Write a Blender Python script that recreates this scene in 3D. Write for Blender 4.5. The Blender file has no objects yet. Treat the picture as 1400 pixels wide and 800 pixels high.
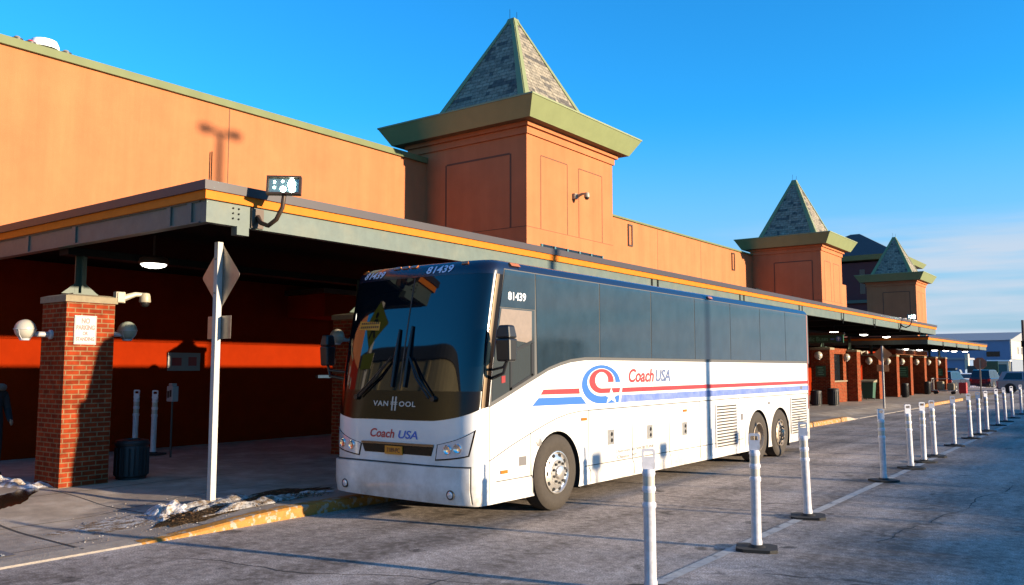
import bpy, bmesh, math, random
from mathutils import Vector, Matrix, noise
from mathutils.geometry import delaunay_2d_cdt
random.seed(7)
PI = math.pi
scn = bpy.context.scene
COL = scn.collection

# ------------------------------------------------------------------ camera, sky, sun, exposure
cam = bpy.data.objects.new('camera', bpy.data.cameras.new('camera'))
COL.objects.link(cam)
cam.data.sensor_width = 36
cam.data.lens = 36 * 1158 / 1400
cam.data.clip_start = 0.1
cam.data.clip_end = 4000
cam.location = (0, 0, 2.0)
cam.rotation_euler = (math.radians(90 + 5.083), 0, math.radians(36.84))
scn.camera = cam

SUN_EL = math.radians(8.3)
SUN_AZ = math.atan2(0.970, 0.2425)          # clockwise from +Y
sun_vec = Vector((math.sin(SUN_AZ) * math.cos(SUN_EL), math.cos(SUN_AZ) * math.cos(SUN_EL), math.sin(SUN_EL)))
world = bpy.data.worlds.new('World')
scn.world = world
world.use_nodes = True
nt = world.node_tree
nt.nodes.clear()
wo = nt.nodes.new('ShaderNodeOutputWorld')
bg = nt.nodes.new('ShaderNodeBackground')
sky = nt.nodes.new('ShaderNodeTexSky')
sky.sky_type = 'NISHITA'
sky.sun_disc = False
sky.sun_elevation = SUN_EL
sky.sun_rotation = SUN_AZ
sky.air_density = 1.0
sky.dust_density = 0.1
sky.ozone_density = 2.5
hsv = nt.nodes.new('ShaderNodeHueSaturation')
hsv.inputs['Saturation'].default_value = 1.12
hsv.inputs['Value'].default_value = 1.0
# thin cloud streaks low in the sky (world directions)
tcw = nt.nodes.new('ShaderNodeTexCoord')
sep = nt.nodes.new('ShaderNodeSeparateXYZ')
mp = nt.nodes.new('ShaderNodeMapping')
mp.inputs['Scale'].default_value = (2.2, 2.2, 26)
nz = nt.nodes.new('ShaderNodeTexNoise')
nz.inputs['Scale'].default_value = 1.7
nz.inputs['Detail'].default_value = 6
rmp = nt.nodes.new('ShaderNodeMapRange')
rmp.inputs['From Min'].default_value = 0.38
rmp.inputs['From Max'].default_value = 0.60
alt = nt.nodes.new('ShaderNodeMapRange')      # clouds only below about 11 degrees
alt.inputs['From Min'].default_value = 0.168
alt.inputs['From Max'].default_value = 0.125
azm = nt.nodes.new('ShaderNodeMapRange')      # and only towards the open end of the street
azm.inputs['From Min'].default_value = -0.46
azm.inputs['From Max'].default_value = -0.25
mul = nt.nodes.new('ShaderNodeMath'); mul.operation = 'MULTIPLY'
mul2 = nt.nodes.new('ShaderNodeMath'); mul2.operation = 'MULTIPLY'
mul3 = nt.nodes.new('ShaderNodeMath'); mul3.operation = 'MULTIPLY'; mul3.inputs[1].default_value = 0.85
mixc = nt.nodes.new('ShaderNodeMix'); mixc.data_type = 'RGBA'
mixc.inputs['B'].default_value = (3.3, 3.8, 4.5, 1)
tint = nt.nodes.new('ShaderNodeVectorMath'); tint.operation = 'MULTIPLY'
tint.inputs[1].default_value = (0.30, 1.55, 2.25)
hz = nt.nodes.new('ShaderNodeMapRange'); hz.interpolation_type = 'SMOOTHSTEP'     # pale band of air at the horizon
hz.inputs['From Min'].default_value = 0.0; hz.inputs['From Max'].default_value = 0.30
hz.inputs['To Min'].default_value = 0.9; hz.inputs['To Max'].default_value = 0.0
hmix = nt.nodes.new('ShaderNodeMix'); hmix.data_type = 'RGBA'
hmix.inputs['B'].default_value = (2.2, 2.75, 3.8, 1)
L = nt.links.new
L(tcw.outputs['Generated'], sep.inputs[0]); L(tcw.outputs['Generated'], mp.inputs[0])
L(mp.outputs[0], nz.inputs['Vector']); L(nz.outputs[0], rmp.inputs[0])
L(sep.outputs['Z'], alt.inputs[0]); L(sep.outputs['X'], azm.inputs[0])
L(rmp.outputs[0], mul.inputs[0]); L(alt.outputs[0], mul.inputs[1])
L(mul.outputs[0], mul2.inputs[0]); L(azm.outputs[0], mul2.inputs[1])
L(mul2.outputs[0], mul3.inputs[0]); L(mul3.outputs[0], mixc.inputs['Factor'])
L(sky.outputs[0], hsv.inputs['Color']); L(hsv.outputs[0], tint.inputs[0]); L(tint.outputs[0], hmix.inputs['A'])
L(sep.outputs['Z'], hz.inputs[0]); L(hz.outputs[0], hmix.inputs['Factor']); L(hmix.outputs['Result'], mixc.inputs['A'])
L(mixc.outputs['Result'], bg.inputs['Color'])
bg.inputs['Strength'].default_value = 0.071
L(bg.outputs[0], wo.inputs[0])

sl = bpy.data.lights.new('sun', 'SUN')
sl.energy = 5.0
sl.angle = math.radians(0.7)
sl.color = (1.0, 0.81, 0.57)
so = bpy.data.objects.new('sun', sl)
COL.objects.link(so)
so.rotation_euler = (-sun_vec).to_track_quat('-Z', 'Y').to_euler()
so.location = (20, 0, 30)

scn.cycles.diffuse_bounces = 2
scn.view_settings.view_transform = 'Standard'
scn.view_settings.look = 'None'
scn.view_settings.exposure = 1.4
scn.view_settings.gamma = 1.0
scn.view_settings.use_curve_mapping = False

# ------------------------------------------------------------------ materials
MATS = {}
KA = 0.71          # pigments are set for this exposure
KEEP = {'bus_white_paint', 'white_vinyl', 'old_snow', 'white_plastic_post', 'polished_aluminium', 'chrome', 'lit_lamp_lens', 'lit_led', 'headlamp_lens', 'car_white', 'pale_number_vinyl'}
def ka(n, c): return tuple(c) if n in KEEP else tuple(v * KA for v in c)
def nodes_of(name):
    m = bpy.data.materials.new(name); m.use_nodes = True
    n = m.node_tree
    return m, n, n.nodes['Principled BSDF']

def mat(name, col, rough=0.6, metal=0.0, var=0.0, vscale=3.0, bump=0.0, bscale=40.0, col2=None, v2=(0.5, 0.65), coat=0.0, ior=None, emit=None, estr=0.0, streak=0.0, grime=None, spec=None):
    """plain surface: base colour, soft tone variation, optional second colour in patches, optional fine bump"""
    if name in MATS: return MATS[name]
    col = ka(name, col); col2 = ka(name, col2) if col2 else None
    m, n, p = nodes_of(name)
    lk = n.links.new
    p.inputs['Base Color'].default_value = (*col, 1)
    p.inputs['Roughness'].default_value = rough
    p.inputs['Metallic'].default_value = metal
    if ior: p.inputs['IOR'].default_value = ior
    if spec is not None: p.inputs['Specular IOR Level'].default_value = spec
    if coat: p.inputs['Coat Weight'].default_value = coat; p.inputs['Coat Roughness'].default_value = 0.05
    if emit:
        p.inputs['Emission Color'].default_value = (*emit, 1); p.inputs['Emission Strength'].default_value = estr
    tc = n.nodes.new('ShaderNodeTexCoord')
    last = None
    if var or col2:
        t = n.nodes.new('ShaderNodeTexNoise'); t.inputs['Scale'].default_value = vscale; t.inputs['Detail'].default_value = 6; t.inputs['Roughness'].default_value = 0.62
        lk(tc.outputs['Object'], t.inputs['Vector'])
        if col2:
            r = n.nodes.new('ShaderNodeMapRange'); r.inputs['From Min'].default_value = v2[0]; r.inputs['From Max'].default_value = v2[1]
            lk(t.outputs[0], r.inputs[0])
            mx = n.nodes.new('ShaderNodeMix'); mx.data_type = 'RGBA'
            mx.inputs['A'].default_value = (*col, 1); mx.inputs['B'].default_value = (*col2, 1)
            lk(r.outputs[0], mx.inputs['Factor']); last = mx.outputs['Result']
        if var:
            t2 = n.nodes.new('ShaderNodeTexNoise'); t2.inputs['Scale'].default_value = vscale * 2.7; t2.inputs['Detail'].default_value = 8; t2.inputs['Roughness'].default_value = 0.65
            lk(tc.outputs['Object'], t2.inputs['Vector'])
            r2 = n.nodes.new('ShaderNodeMapRange'); r2.inputs['From Min'].default_value = 0.3; r2.inputs['From Max'].default_value = 0.7
            r2.inputs['To Min'].default_value = 1 - var; r2.inputs['To Max'].default_value = 1 + var
            lk(t2.outputs[0], r2.inputs[0])
            m2 = n.nodes.new('ShaderNodeVectorMath'); m2.operation = 'SCALE'
            if last: lk(last, m2.inputs[0])
            else: m2.inputs[0].default_value = col
            lk(r2.outputs[0], m2.inputs['Scale']); last = m2.outputs[0]
        if streak:                         # rain streaks running down the face
            ms = n.nodes.new('ShaderNodeMapping'); ms.inputs['Scale'].default_value = (1.6, 1.6, 0.10); lk(tc.outputs['Object'], ms.inputs[0])
            ts = n.nodes.new('ShaderNodeTexNoise'); ts.inputs['Scale'].default_value = 1.0; ts.inputs['Detail'].default_value = 7; ts.inputs['Roughness'].default_value = 0.7; lk(ms.outputs[0], ts.inputs['Vector'])
            rs_ = n.nodes.new('ShaderNodeMapRange'); rs_.inputs['From Min'].default_value = 0.35; rs_.inputs['From Max'].default_value = 0.7; rs_.inputs['To Min'].default_value = 1 + streak * .4; rs_.inputs['To Max'].default_value = 1 - streak
            lk(ts.outputs[0], rs_.inputs[0]); vs_ = n.nodes.new('ShaderNodeVectorMath'); vs_.operation = 'SCALE'; lk(last, vs_.inputs[0]); lk(rs_.outputs[0], vs_.inputs['Scale']); last = vs_.outputs[0]
        if grime:                          # road film thrown up on the lower panels: (colour, top height, amount)
            sx = n.nodes.new('ShaderNodeSeparateXYZ'); lk(tc.outputs['Object'], sx.inputs[0])
            rg = n.nodes.new('ShaderNodeMapRange'); rg.inputs['From Min'].default_value = grime[1]; rg.inputs['From Max'].default_value = 0.25; rg.inputs['To Max'].default_value = grime[2]; lk(sx.outputs['Z'], rg.inputs[0])
            tg = n.nodes.new('ShaderNodeTexNoise'); tg.inputs['Scale'].default_value = 2.2; tg.inputs['Detail'].default_value = 9; tg.inputs['Roughness'].default_value = 0.7; lk(tc.outputs['Object'], tg.inputs['Vector'])
            r3 = n.nodes.new('ShaderNodeMapRange'); r3.inputs['From Min'].default_value = 0.36; r3.inputs['From Max'].default_value = 0.66; lk(tg.outputs[0], r3.inputs[0])
            mg = n.nodes.new('ShaderNodeMath'); mg.operation = 'MULTIPLY'; lk(rg.outputs[0], mg.inputs[0]); lk(r3.outputs[0], mg.inputs[1])
            mxg = n.nodes.new('ShaderNodeMix'); mxg.data_type = 'RGBA'; mxg.inputs['B'].default_value = (*grime[0], 1); lk(mg.outputs[0], mxg.inputs['Factor']); lk(last, mxg.inputs['A']); last = mxg.outputs['Result']
        lk(last, p.inputs['Base Color'])
    if bump:
        b = n.nodes.new('ShaderNodeBump'); b.inputs['Strength'].default_value = bump; b.inputs['Distance'].default_value = 0.02
        t3 = n.nodes.new('ShaderNodeTexNoise'); t3.inputs['Scale'].default_value = bscale; t3.inputs['Detail'].default_value = 4
        lk(tc.outputs['Object'], t3.inputs['Vector']); lk(t3.outputs[0], b.inputs['Height']); lk(b.outputs[0], p.inputs['Normal'])
    MATS[name] = m
    return m

def brickmat(name, c1, c2, cm, bw, bh, ms, rough=0.85, bumpd=0.01, var=0.25, offset=0.5, dark=None, darkamt=0.0):
    c1, c2, cm = ka(name, c1), ka(name, c2), ka(name, cm); dark = ka(name, dark) if dark else None
    m, n, p = nodes_of(name); lk = n.links.new
    p.inputs['Roughness'].default_value = rough; p.inputs['Specular IOR Level'].default_value = 0.08
    uv = n.nodes.new('ShaderNodeTexCoord')
    b = n.nodes.new('ShaderNodeTexBrick')
    b.inputs['Scale'].default_value = 1.0
    b.inputs['Brick Width'].default_value = bw; b.inputs['Row Height'].default_value = bh; b.inputs['Mortar Size'].default_value = ms
    b.inputs['Mortar Smooth'].default_value = 0.1; b.inputs['Bias'].default_value = 0.0
    b.offset = offset
    b.inputs['Color1'].default_value = (*c1, 1); b.inputs['Color2'].default_value = (*c2, 1); b.inputs['Mortar'].default_value = (*cm, 1)
    lk(uv.outputs['UV'], b.inputs['Vector'])
    t2 = n.nodes.new('ShaderNodeTexNoise'); t2.inputs['Scale'].default_value = 7; t2.inputs['Detail'].default_value = 7
    lk(uv.outputs['Object'], t2.inputs['Vector'])
    r2 = n.nodes.new('ShaderNodeMapRange'); r2.inputs['From Min'].default_value = 0.3; r2.inputs['From Max'].default_value = 0.7
    r2.inputs['To Min'].default_value = 1 - var; r2.inputs['To Max'].default_value = 1 + var
    lk(t2.outputs[0], r2.inputs[0])
    m2 = n.nodes.new('ShaderNodeVectorMath'); m2.operation = 'SCALE'
    src = b.outputs['Color']
    if dark:
        # whole courses of darker slates scattered in ragged runs
        t4 = n.nodes.new('ShaderNodeTexNoise'); t4.inputs['Scale'].default_value = 1.0; t4.inputs['Detail'].default_value = 2
        mpn = n.nodes.new('ShaderNodeMapping'); mpn.inputs['Scale'].default_value = (1.3, 3.2, 1)
        sn = n.nodes.new('ShaderNodeVectorMath'); sn.operation = 'SNAP'; sn.inputs[1].default_value = (bw / 2, bh, 1)
        lk(uv.outputs['UV'], sn.inputs[0]); lk(sn.outputs[0], mpn.inputs[0]); lk(mpn.outputs[0], t4.inputs['Vector'])
        r4 = n.nodes.new('ShaderNodeMapRange'); r4.inputs['From Min'].default_value = 0.56; r4.inputs['From Max'].default_value = 0.60; r4.inputs['To Max'].default_value = darkamt
        lk(t4.outputs[0], r4.inputs[0])
        mx = n.nodes.new('ShaderNodeMix'); mx.data_type = 'RGBA'; mx.inputs['B'].default_value = (*dark, 1)
        lk(r4.outputs[0], mx.inputs['Factor']); lk(src, mx.inputs['A']); src = mx.outputs['Result']
    lk(src, m2.inputs[0]); lk(r2.outputs[0], m2.inputs['Scale']); lk(m2.outputs[0], p.inputs['Base Color'])
    bm_ = n.nodes.new('ShaderNodeBump'); bm_.inputs['Distance'].default_value = bumpd; bm_.inputs['Strength'].default_value = 0.8; bm_.invert = True
    lk(b.outputs['Fac'], bm_.inputs['Height']); lk(bm_.outputs[0], p.inputs['Normal'])
    MATS[name] = m
    return m

def asphalt(name, base, salt, amount=(0.42, 0.66)):
    """asphalt with dried salt: fine aggregate, pale salt in streaks along the street, dark worn spots"""
    base, salt = ka(name, base), ka(name, salt)
    m, n, p = nodes_of(name); lk = n.links.new
    p.inputs['Roughness'].default_value = 0.9
    p.inputs['Specular IOR Level'].default_value = 0.25
    tc = n.nodes.new('ShaderNodeTexCoord')
    def nz(scale, vec=None, detail=6, rough=0.6):
        t = n.nodes.new('ShaderNodeTexNoise'); t.inputs['Scale'].default_value = scale; t.inputs['Detail'].default_value = detail; t.inputs['Roughness'].default_value = rough
        lk(vec or tc.outputs['Object'], t.inputs['Vector']); return t.outputs[0]
    def mr(src, a, b, c=0.0, d=1.0):
        r = n.nodes.new('ShaderNodeMapRange'); r.inputs['From Min'].default_value = a; r.inputs['From Max'].default_value = b
        r.inputs['To Min'].default_value = c; r.inputs['To Max'].default_value = d; lk(src, r.inputs[0]); return r.outputs[0]
    def mm(op, a, b):
        x = n.nodes.new('ShaderNodeMath'); x.operation = op
        if isinstance(a, float): x.inputs[0].default_value = a
        else: lk(a, x.inputs[0])
        if isinstance(b, float): x.inputs[1].default_value = b
        else: lk(b, x.inputs[1])
        return x.outputs[0]
    mpn = n.nodes.new('ShaderNodeMapping'); mpn.inputs['Scale'].default_value = (1.1, 0.10, 1)
    lk(tc.outputs['Object'], mpn.inputs[0])
    streak = mr(nz(0.9, mpn.outputs[0], 5, 0.6), 0.3, 0.7)
    patch = mr(nz(0.45, None, 8, 0.65), 0.3, 0.7)
    fine = mr(nz(55, None, 3, 0.7), 0.35, 0.65)
    mid = mr(nz(9, None, 6, 0.7), 0.3, 0.7)
    s = mm('ADD', mm('MULTIPLY', streak, 0.40), mm('MULTIPLY', patch, 0.33))
    s = mm('ADD', s, mm('MULTIPLY', mid, 0.40))
    s = mr(s, amount[0] - 0.06, amount[1] + 0.22)
    s = mm('MULTIPLY', s, mm('ADD', mm('MULTIPLY', fine, 1.1), 0.12))
    mx = n.nodes.new('ShaderNodeMix'); mx.data_type = 'RGBA'
    mx.inputs['A'].default_value = (*base, 1); mx.inputs['B'].default_value = (*salt, 1); lk(s, mx.inputs['Factor'])
    spots = mr(nz(1.6, None, 4, 0.55), 0.64, 0.70, 1.0, 0.35)      # oil and tar spots
    v = n.nodes.new('ShaderNodeVectorMath'); v.operation = 'SCALE'; lk(mx.outputs['Result'], v.inputs[0]); lk(spots, v.inputs['Scale'])
    lk(v.outputs[0], p.inputs['Base Color'])
    b = n.nodes.new('ShaderNodeBump'); b.inputs['Strength'].default_value = 0.5; b.inputs['Distance'].default_value = 0.006
    lk(nz(90, None, 3, 0.6), b.inputs['Height']); lk(b.outputs[0], p.inputs['Normal'])
    MATS[name] = m
    return m

stucco = mat('peach_stucco', (0.53, 0.192, 0.081), 0.9, var=0.08, vscale=0.35, bump=0.35, bscale=60, streak=0.12, spec=0.15)
stucco_d = mat('groove_shadow_paint', (0.15, 0.07, 0.035), 0.9)
redstucco = mat('red_orange_block', (0.25, 0.018, 0.0012), 0.95, var=0.10, vscale=0.8, bump=0.2, bscale=40, spec=0.04)
green = mat('sage_green_metal', (0.255, 0.29, 0.125), 0.5, var=0.07, vscale=0.8)
soffit = mat('soffit_panel', (0.20, 0.14, 0.07), 0.8, var=0.1)
shingle = brickmat('slate_shingles', (0.36, 0.315, 0.24), (0.27, 0.24, 0.19), (0.12, 0.115, 0.10), 0.30, 0.15, 0.009, dark=(0.075, 0.075, 0.08), darkamt=0.75, var=0.3)
brick = brickmat('red_brick', (0.30, 0.042, 0.011), (0.20, 0.026, 0.008), (0.25, 0.14, 0.07), 0.215, 0.0755, 0.010, var=0.3)
limestone = mat('limestone_cap', (0.27, 0.22, 0.14), 0.85, var=0.15, vscale=5, bump=0.2)
beam = mat('faded_green_steel', (0.095, 0.132, 0.115), 0.55, var=0.14, vscale=2.2, col2=(0.13, 0.15, 0.115), v2=(0.45, 0.7))
fascia = mat('plum_fascia_metal', (0.038, 0.027, 0.032), 0.5, var=0.1, vscale=1.2)
orange_trim = mat('orange_trim_paint', (0.72, 0.19, 0.008), 0.6, var=0.08, spec=0.15)
dark_deck = mat('dark_canopy_deck', (0.006, 0.005, 0.004), 0.9, var=0.2, spec=0.05)  # deep shade under the canopy put into the colour as near-black
dark_steel = mat('dark_canopy_steel', (0.008, 0.009, 0.008), 0.7, spec=0.1)
conc = mat('sidewalk_concrete', (0.42, 0.345, 0.275), 0.9, var=0.22, vscale=1.3, bump=0.3, bscale=70, col2=(0.58, 0.50, 0.42), v2=(0.48, 0.72), spec=0.15)
conc_kerb = mat('kerb_concrete', (0.42, 0.35, 0.28), 0.9, var=0.2, vscale=3, bump=0.4, bscale=50)
yellow = mat('worn_yellow_paint', (0.43, 0.19, 0.025), 0.75, var=0.2, vscale=8, col2=(0.40, 0.33, 0.25), v2=(0.54, 0.58), bump=0.3)
road_m = asphalt('salted_asphalt', (0.17, 0.135, 0.110), (0.90, 0.76, 0.66))
lot_m = asphalt('snowy_lot', (0.24, 0.21, 0.18), (0.66, 0.62, 0.60), (0.35, 0.6))
white_line = mat('worn_white_line', (0.50, 0.48, 0.45), 0.85, var=0.2, vscale=5, col2=(0.2, 0.19, 0.19), v2=(0.55, 0.66))
snow_m = mat('old_snow', (0.66, 0.65, 0.66), 0.8, var=0.2, vscale=7, col2=(0.30, 0.22, 0.15), v2=(0.40, 0.60), bump=1.0, bscale=38)
slush_m = mat('crusty_slush', (0.56, 0.53, 0.50), 0.8, var=0.25, vscale=9, col2=(0.22, 0.15, 0.09), v2=(0.42, 0.58), bump=1.0, bscale=45)
dirt_m = mat('wet_dirt', (0.07, 0.042, 0.02), 0.9, var=0.7, vscale=14, bump=1.0, bscale=45, spec=0.1, col2=(0.20, 0.11, 0.045), v2=(0.52, 0.60))
puddle_m = mat('puddle_water', (0.03, 0.02, 0.012), 0.12, ior=1.33)
joint_m = mat('joint_tar', (0.06, 0.05, 0.045), 0.9)
buswhite = mat('bus_white_paint', (0.66, 0.64, 0.61), 0.28, coat=0.4, var=0.025, vscale=2.0, grime=((0.22, 0.17, 0.12), 1.25, 0.75))
busdark = mat('bus_navy_roof', (0.012, 0.016, 0.035), 0.25, coat=0.4)
busblack = mat('bus_black_mask', (0.012, 0.007, 0.004), 0.18, spec=0.3)
glass_side = mat('dusty_tinted_glass', (0.019, 0.037, 0.055), 0.07, var=0.22, vscale=1.2, bump=0.05, bscale=1.3, coat=0.5, col2=(0.030, 0.046, 0.060), v2=(0.35, 0.7))
glass_ws = mat('windshield_glass', (0.003, 0.006, 0.010), 0.03, ior=1.62)
glass_drv = mat('driver_glass', (0.05, 0.06, 0.065), 0.08, ior=1.8)
blind_m = mat('beige_sun_blind', (0.24, 0.18, 0.14), 0.5, var=0.12, vscale=4, coat=0.4)
seam_m = mat('panel_gap', (0.05, 0.05, 0.05), 0.8)
rubber = mat('black_rubber', (0.016, 0.015, 0.014), 0.8, var=0.2, vscale=12)
tyre_m = mat('dusty_tyre', (0.045, 0.034, 0.024), 0.85, var=0.2, vscale=8)
alu = mat('polished_aluminium', (0.72, 0.68, 0.62), 0.28, metal=0.85, var=0.08, vscale=9)
steel_dk = mat('dark_steel', (0.08, 0.075, 0.07), 0.5, metal=0.5)
black = mat('black_plastic', (0.012, 0.012, 0.013), 0.4)
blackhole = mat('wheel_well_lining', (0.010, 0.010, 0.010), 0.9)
chrome = mat('chrome', (0.75, 0.72, 0.68), 0.15, metal=1.0)
bronze = mat('bronze_strip', (0.26, 0.18, 0.11), 0.3, metal=0.7)
red_p = mat('red_vinyl', (0.62, 0.045, 0.05), 0.35)
blue_p = mat('blue_vinyl', (0.045, 0.16, 0.62), 0.35)
blue_f = mat('faded_blue_vinyl', (0.20, 0.26, 0.52), 0.4, var=0.2, vscale=5, col2=(0.10, 0.17, 0.50), v2=(0.4, 0.75))
slate_p = mat('slate_blue_vinyl', (0.12, 0.16, 0.30), 0.4)
white_v = mat('white_vinyl', (0.80, 0.79, 0.78), 0.35)
num_m = mat('pale_number_vinyl', (0.62, 0.66, 0.80), 0.4)
grey_v = mat('grey_vinyl', (0.16, 0.15, 0.15), 0.5)
amber = mat('amber_lens', (0.55, 0.16, 0.015), 0.25, coat=0.5)
red_lens = mat('red_lens', (0.55, 0.03, 0.02), 0.25, coat=0.5)
lens = mat('headlamp_lens', (0.55, 0.57, 0.60), 0.12, metal=0.3, coat=0.8)
plate_m = mat('orange_plate', (0.75, 0.27, 0.015), 0.45)
sticker_o = mat('orange_sticker', (0.75, 0.33, 0.03), 0.5)
white_pl = mat('white_plastic_post', (0.52, 0.51, 0.54), 0.45, var=0.10, vscale=8, grime=((0.16, 0.13, 0.10), 0.9, 0.7), col2=(0.40, 0.385, 0.38), v2=(0.56, 0.72))
refl_m = mat('reflective_band', (0.56, 0.52, 0.44), 0.4, metal=0.0, var=0.1)
white_paint = mat('white_painted_wood', (0.50, 0.48, 0.45), 0.6, var=0.08, vscale=6)
sign_back = mat('aluminium_sign_back', (0.42, 0.36, 0.29), 0.36, metal=0.75, var=0.15, vscale=3)
sign_white = mat('sign_white', (0.36, 0.345, 0.36), 0.4)
sign_red = mat('sign_red', (0.30, 0.02, 0.02), 0.4)
sign_lime = mat('sign_lime', (0.30, 0.38, 0.02), 0.4)
sign_green = mat('sign_green', (0.012, 0.11, 0.055), 0.4)
sign_text_green = mat('sign_pale_green', (0.16, 0.50, 0.30), 0.4)
sign_blue = mat('sign_blue', (0.10, 0.25, 0.60), 0.4)
globe_m = mat('opal_globe', (0.50, 0.46, 0.38), 0.3, coat=0.3)
globe_g = mat('weathered_globe', (0.36, 0.40, 0.33), 0.35)
cctv_m = mat('cream_camera_housing', (0.38, 0.33, 0.24), 0.45)
lamp_on = mat('lit_lamp_lens', (0.9, 0.9, 0.85), 0.4, emit=(1.0, 0.93, 0.80), estr=5.0)
led_on = mat('lit_led', (0.9, 1.0, 0.95), 0.3, emit=(0.72, 1.0, 0.86), estr=14.0)
led_panel = mat('lamp_reflector', (0.25, 0.36, 0.36), 0.2, metal=0.6)
brown_metal = mat('bronze_brown_metal', (0.075, 0.045, 0.028), 0.45, metal=0.3)
green_steel = mat('green_bracket_steel', (0.025, 0.055, 0.035), 0.5)
coat_m = mat('black_winter_coat', (0.012, 0.012, 0.014), 0.8)
fur_m = mat('grey_fur_trim', (0.22, 0.19, 0.16), 0.95, var=0.4, vscale=30, bump=1.0, bscale=60)
skin_m = mat('skin', (0.45, 0.24, 0.15), 0.5)
hair_m = mat('brown_hair', (0.10, 0.045, 0.02), 0.6, var=0.3, vscale=30)
bag_m = mat('white_bag', (0.75, 0.72, 0.66), 0.6)
teal = mat('teal_mullion', (0.06, 0.17, 0.19), 0.4)
dglass = mat('dark_window', (0.010, 0.014, 0.018), 0.08)
blue_clad = mat('blue_metal_cladding', (0.15, 0.23, 0.38), 0.5, var=0.05, vscale=0.2)
grey_clad = mat('grey_block', (0.20, 0.24, 0.30), 0.8, var=0.1, vscale=0.5)
pale_clad = mat('pale_cladding', (0.62, 0.55, 0.42), 0.7, var=0.05)
roof_grey = mat('grey_roof', (0.30, 0.31, 0.33), 0.7)
beige_conc = mat('beige_precast', (0.44, 0.36, 0.19), 0.85, var=0.1, vscale=0.3)
slate_m = mat('dark_slate', (0.05, 0.055, 0.06), 0.8, var=0.2, vscale=2)
wood_pole = mat('weathered_pole', (0.09, 0.06, 0.05), 0.9, var=0.2)
car_silver = mat('car_silver', (0.30, 0.30, 0.32), 0.3, metal=0.4, coat=0.6)
car_white = mat('car_white', (0.72, 0.70, 0.66), 0.3, coat=0.6)
car_dark = mat('car_dark_blue', (0.012, 0.016, 0.030), 0.25, coat=0.6)
car_glass = mat('car_glass', (0.010, 0.013, 0.018), 0.08, coat=0.3)
bin_black = mat('black_bin', (0.010, 0.010, 0.011), 0.6)
bin_green = mat('green_bin', (0.03, 0.10, 0.055), 0.5)
red_case = mat('red_suitcase', (0.55, 0.02, 0.025), 0.5)
tactile_m = mat('tactile_plate', (0.20, 0.20, 0.21), 0.7, var=0.2, vscale=6)

# ------------------------------------------------------------------ object helpers
def tag(o, label=None, cat=None, group=None, kind=None):
    if label: o['label'] = label
    if cat: o['category'] = cat
    if group: o['group'] = group
    if kind: o['kind'] = kind
    return o

def thing(name, label, cat, loc, group=None, rz=0.0):
    o = bpy.data.objects.new(name, None)
    COL.objects.link(o)
    o.location = loc
    o.rotation_euler = (0, 0, rz)
    o.empty_display_size = 0.2
    o['_b'] = tuple(loc)
    return tag(o, label, cat, group)

def base_of(o):
    while o is not None:
        if '_b' in o: return Vector(o['_b'])
        o = o.parent
    return Vector((0, 0, 0))

def copy_tree(o, parent=None):
    c = o.copy(); COL.objects.link(c); c.parent = parent
    for ch in o.children: copy_tree(ch, c)
    return c

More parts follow.
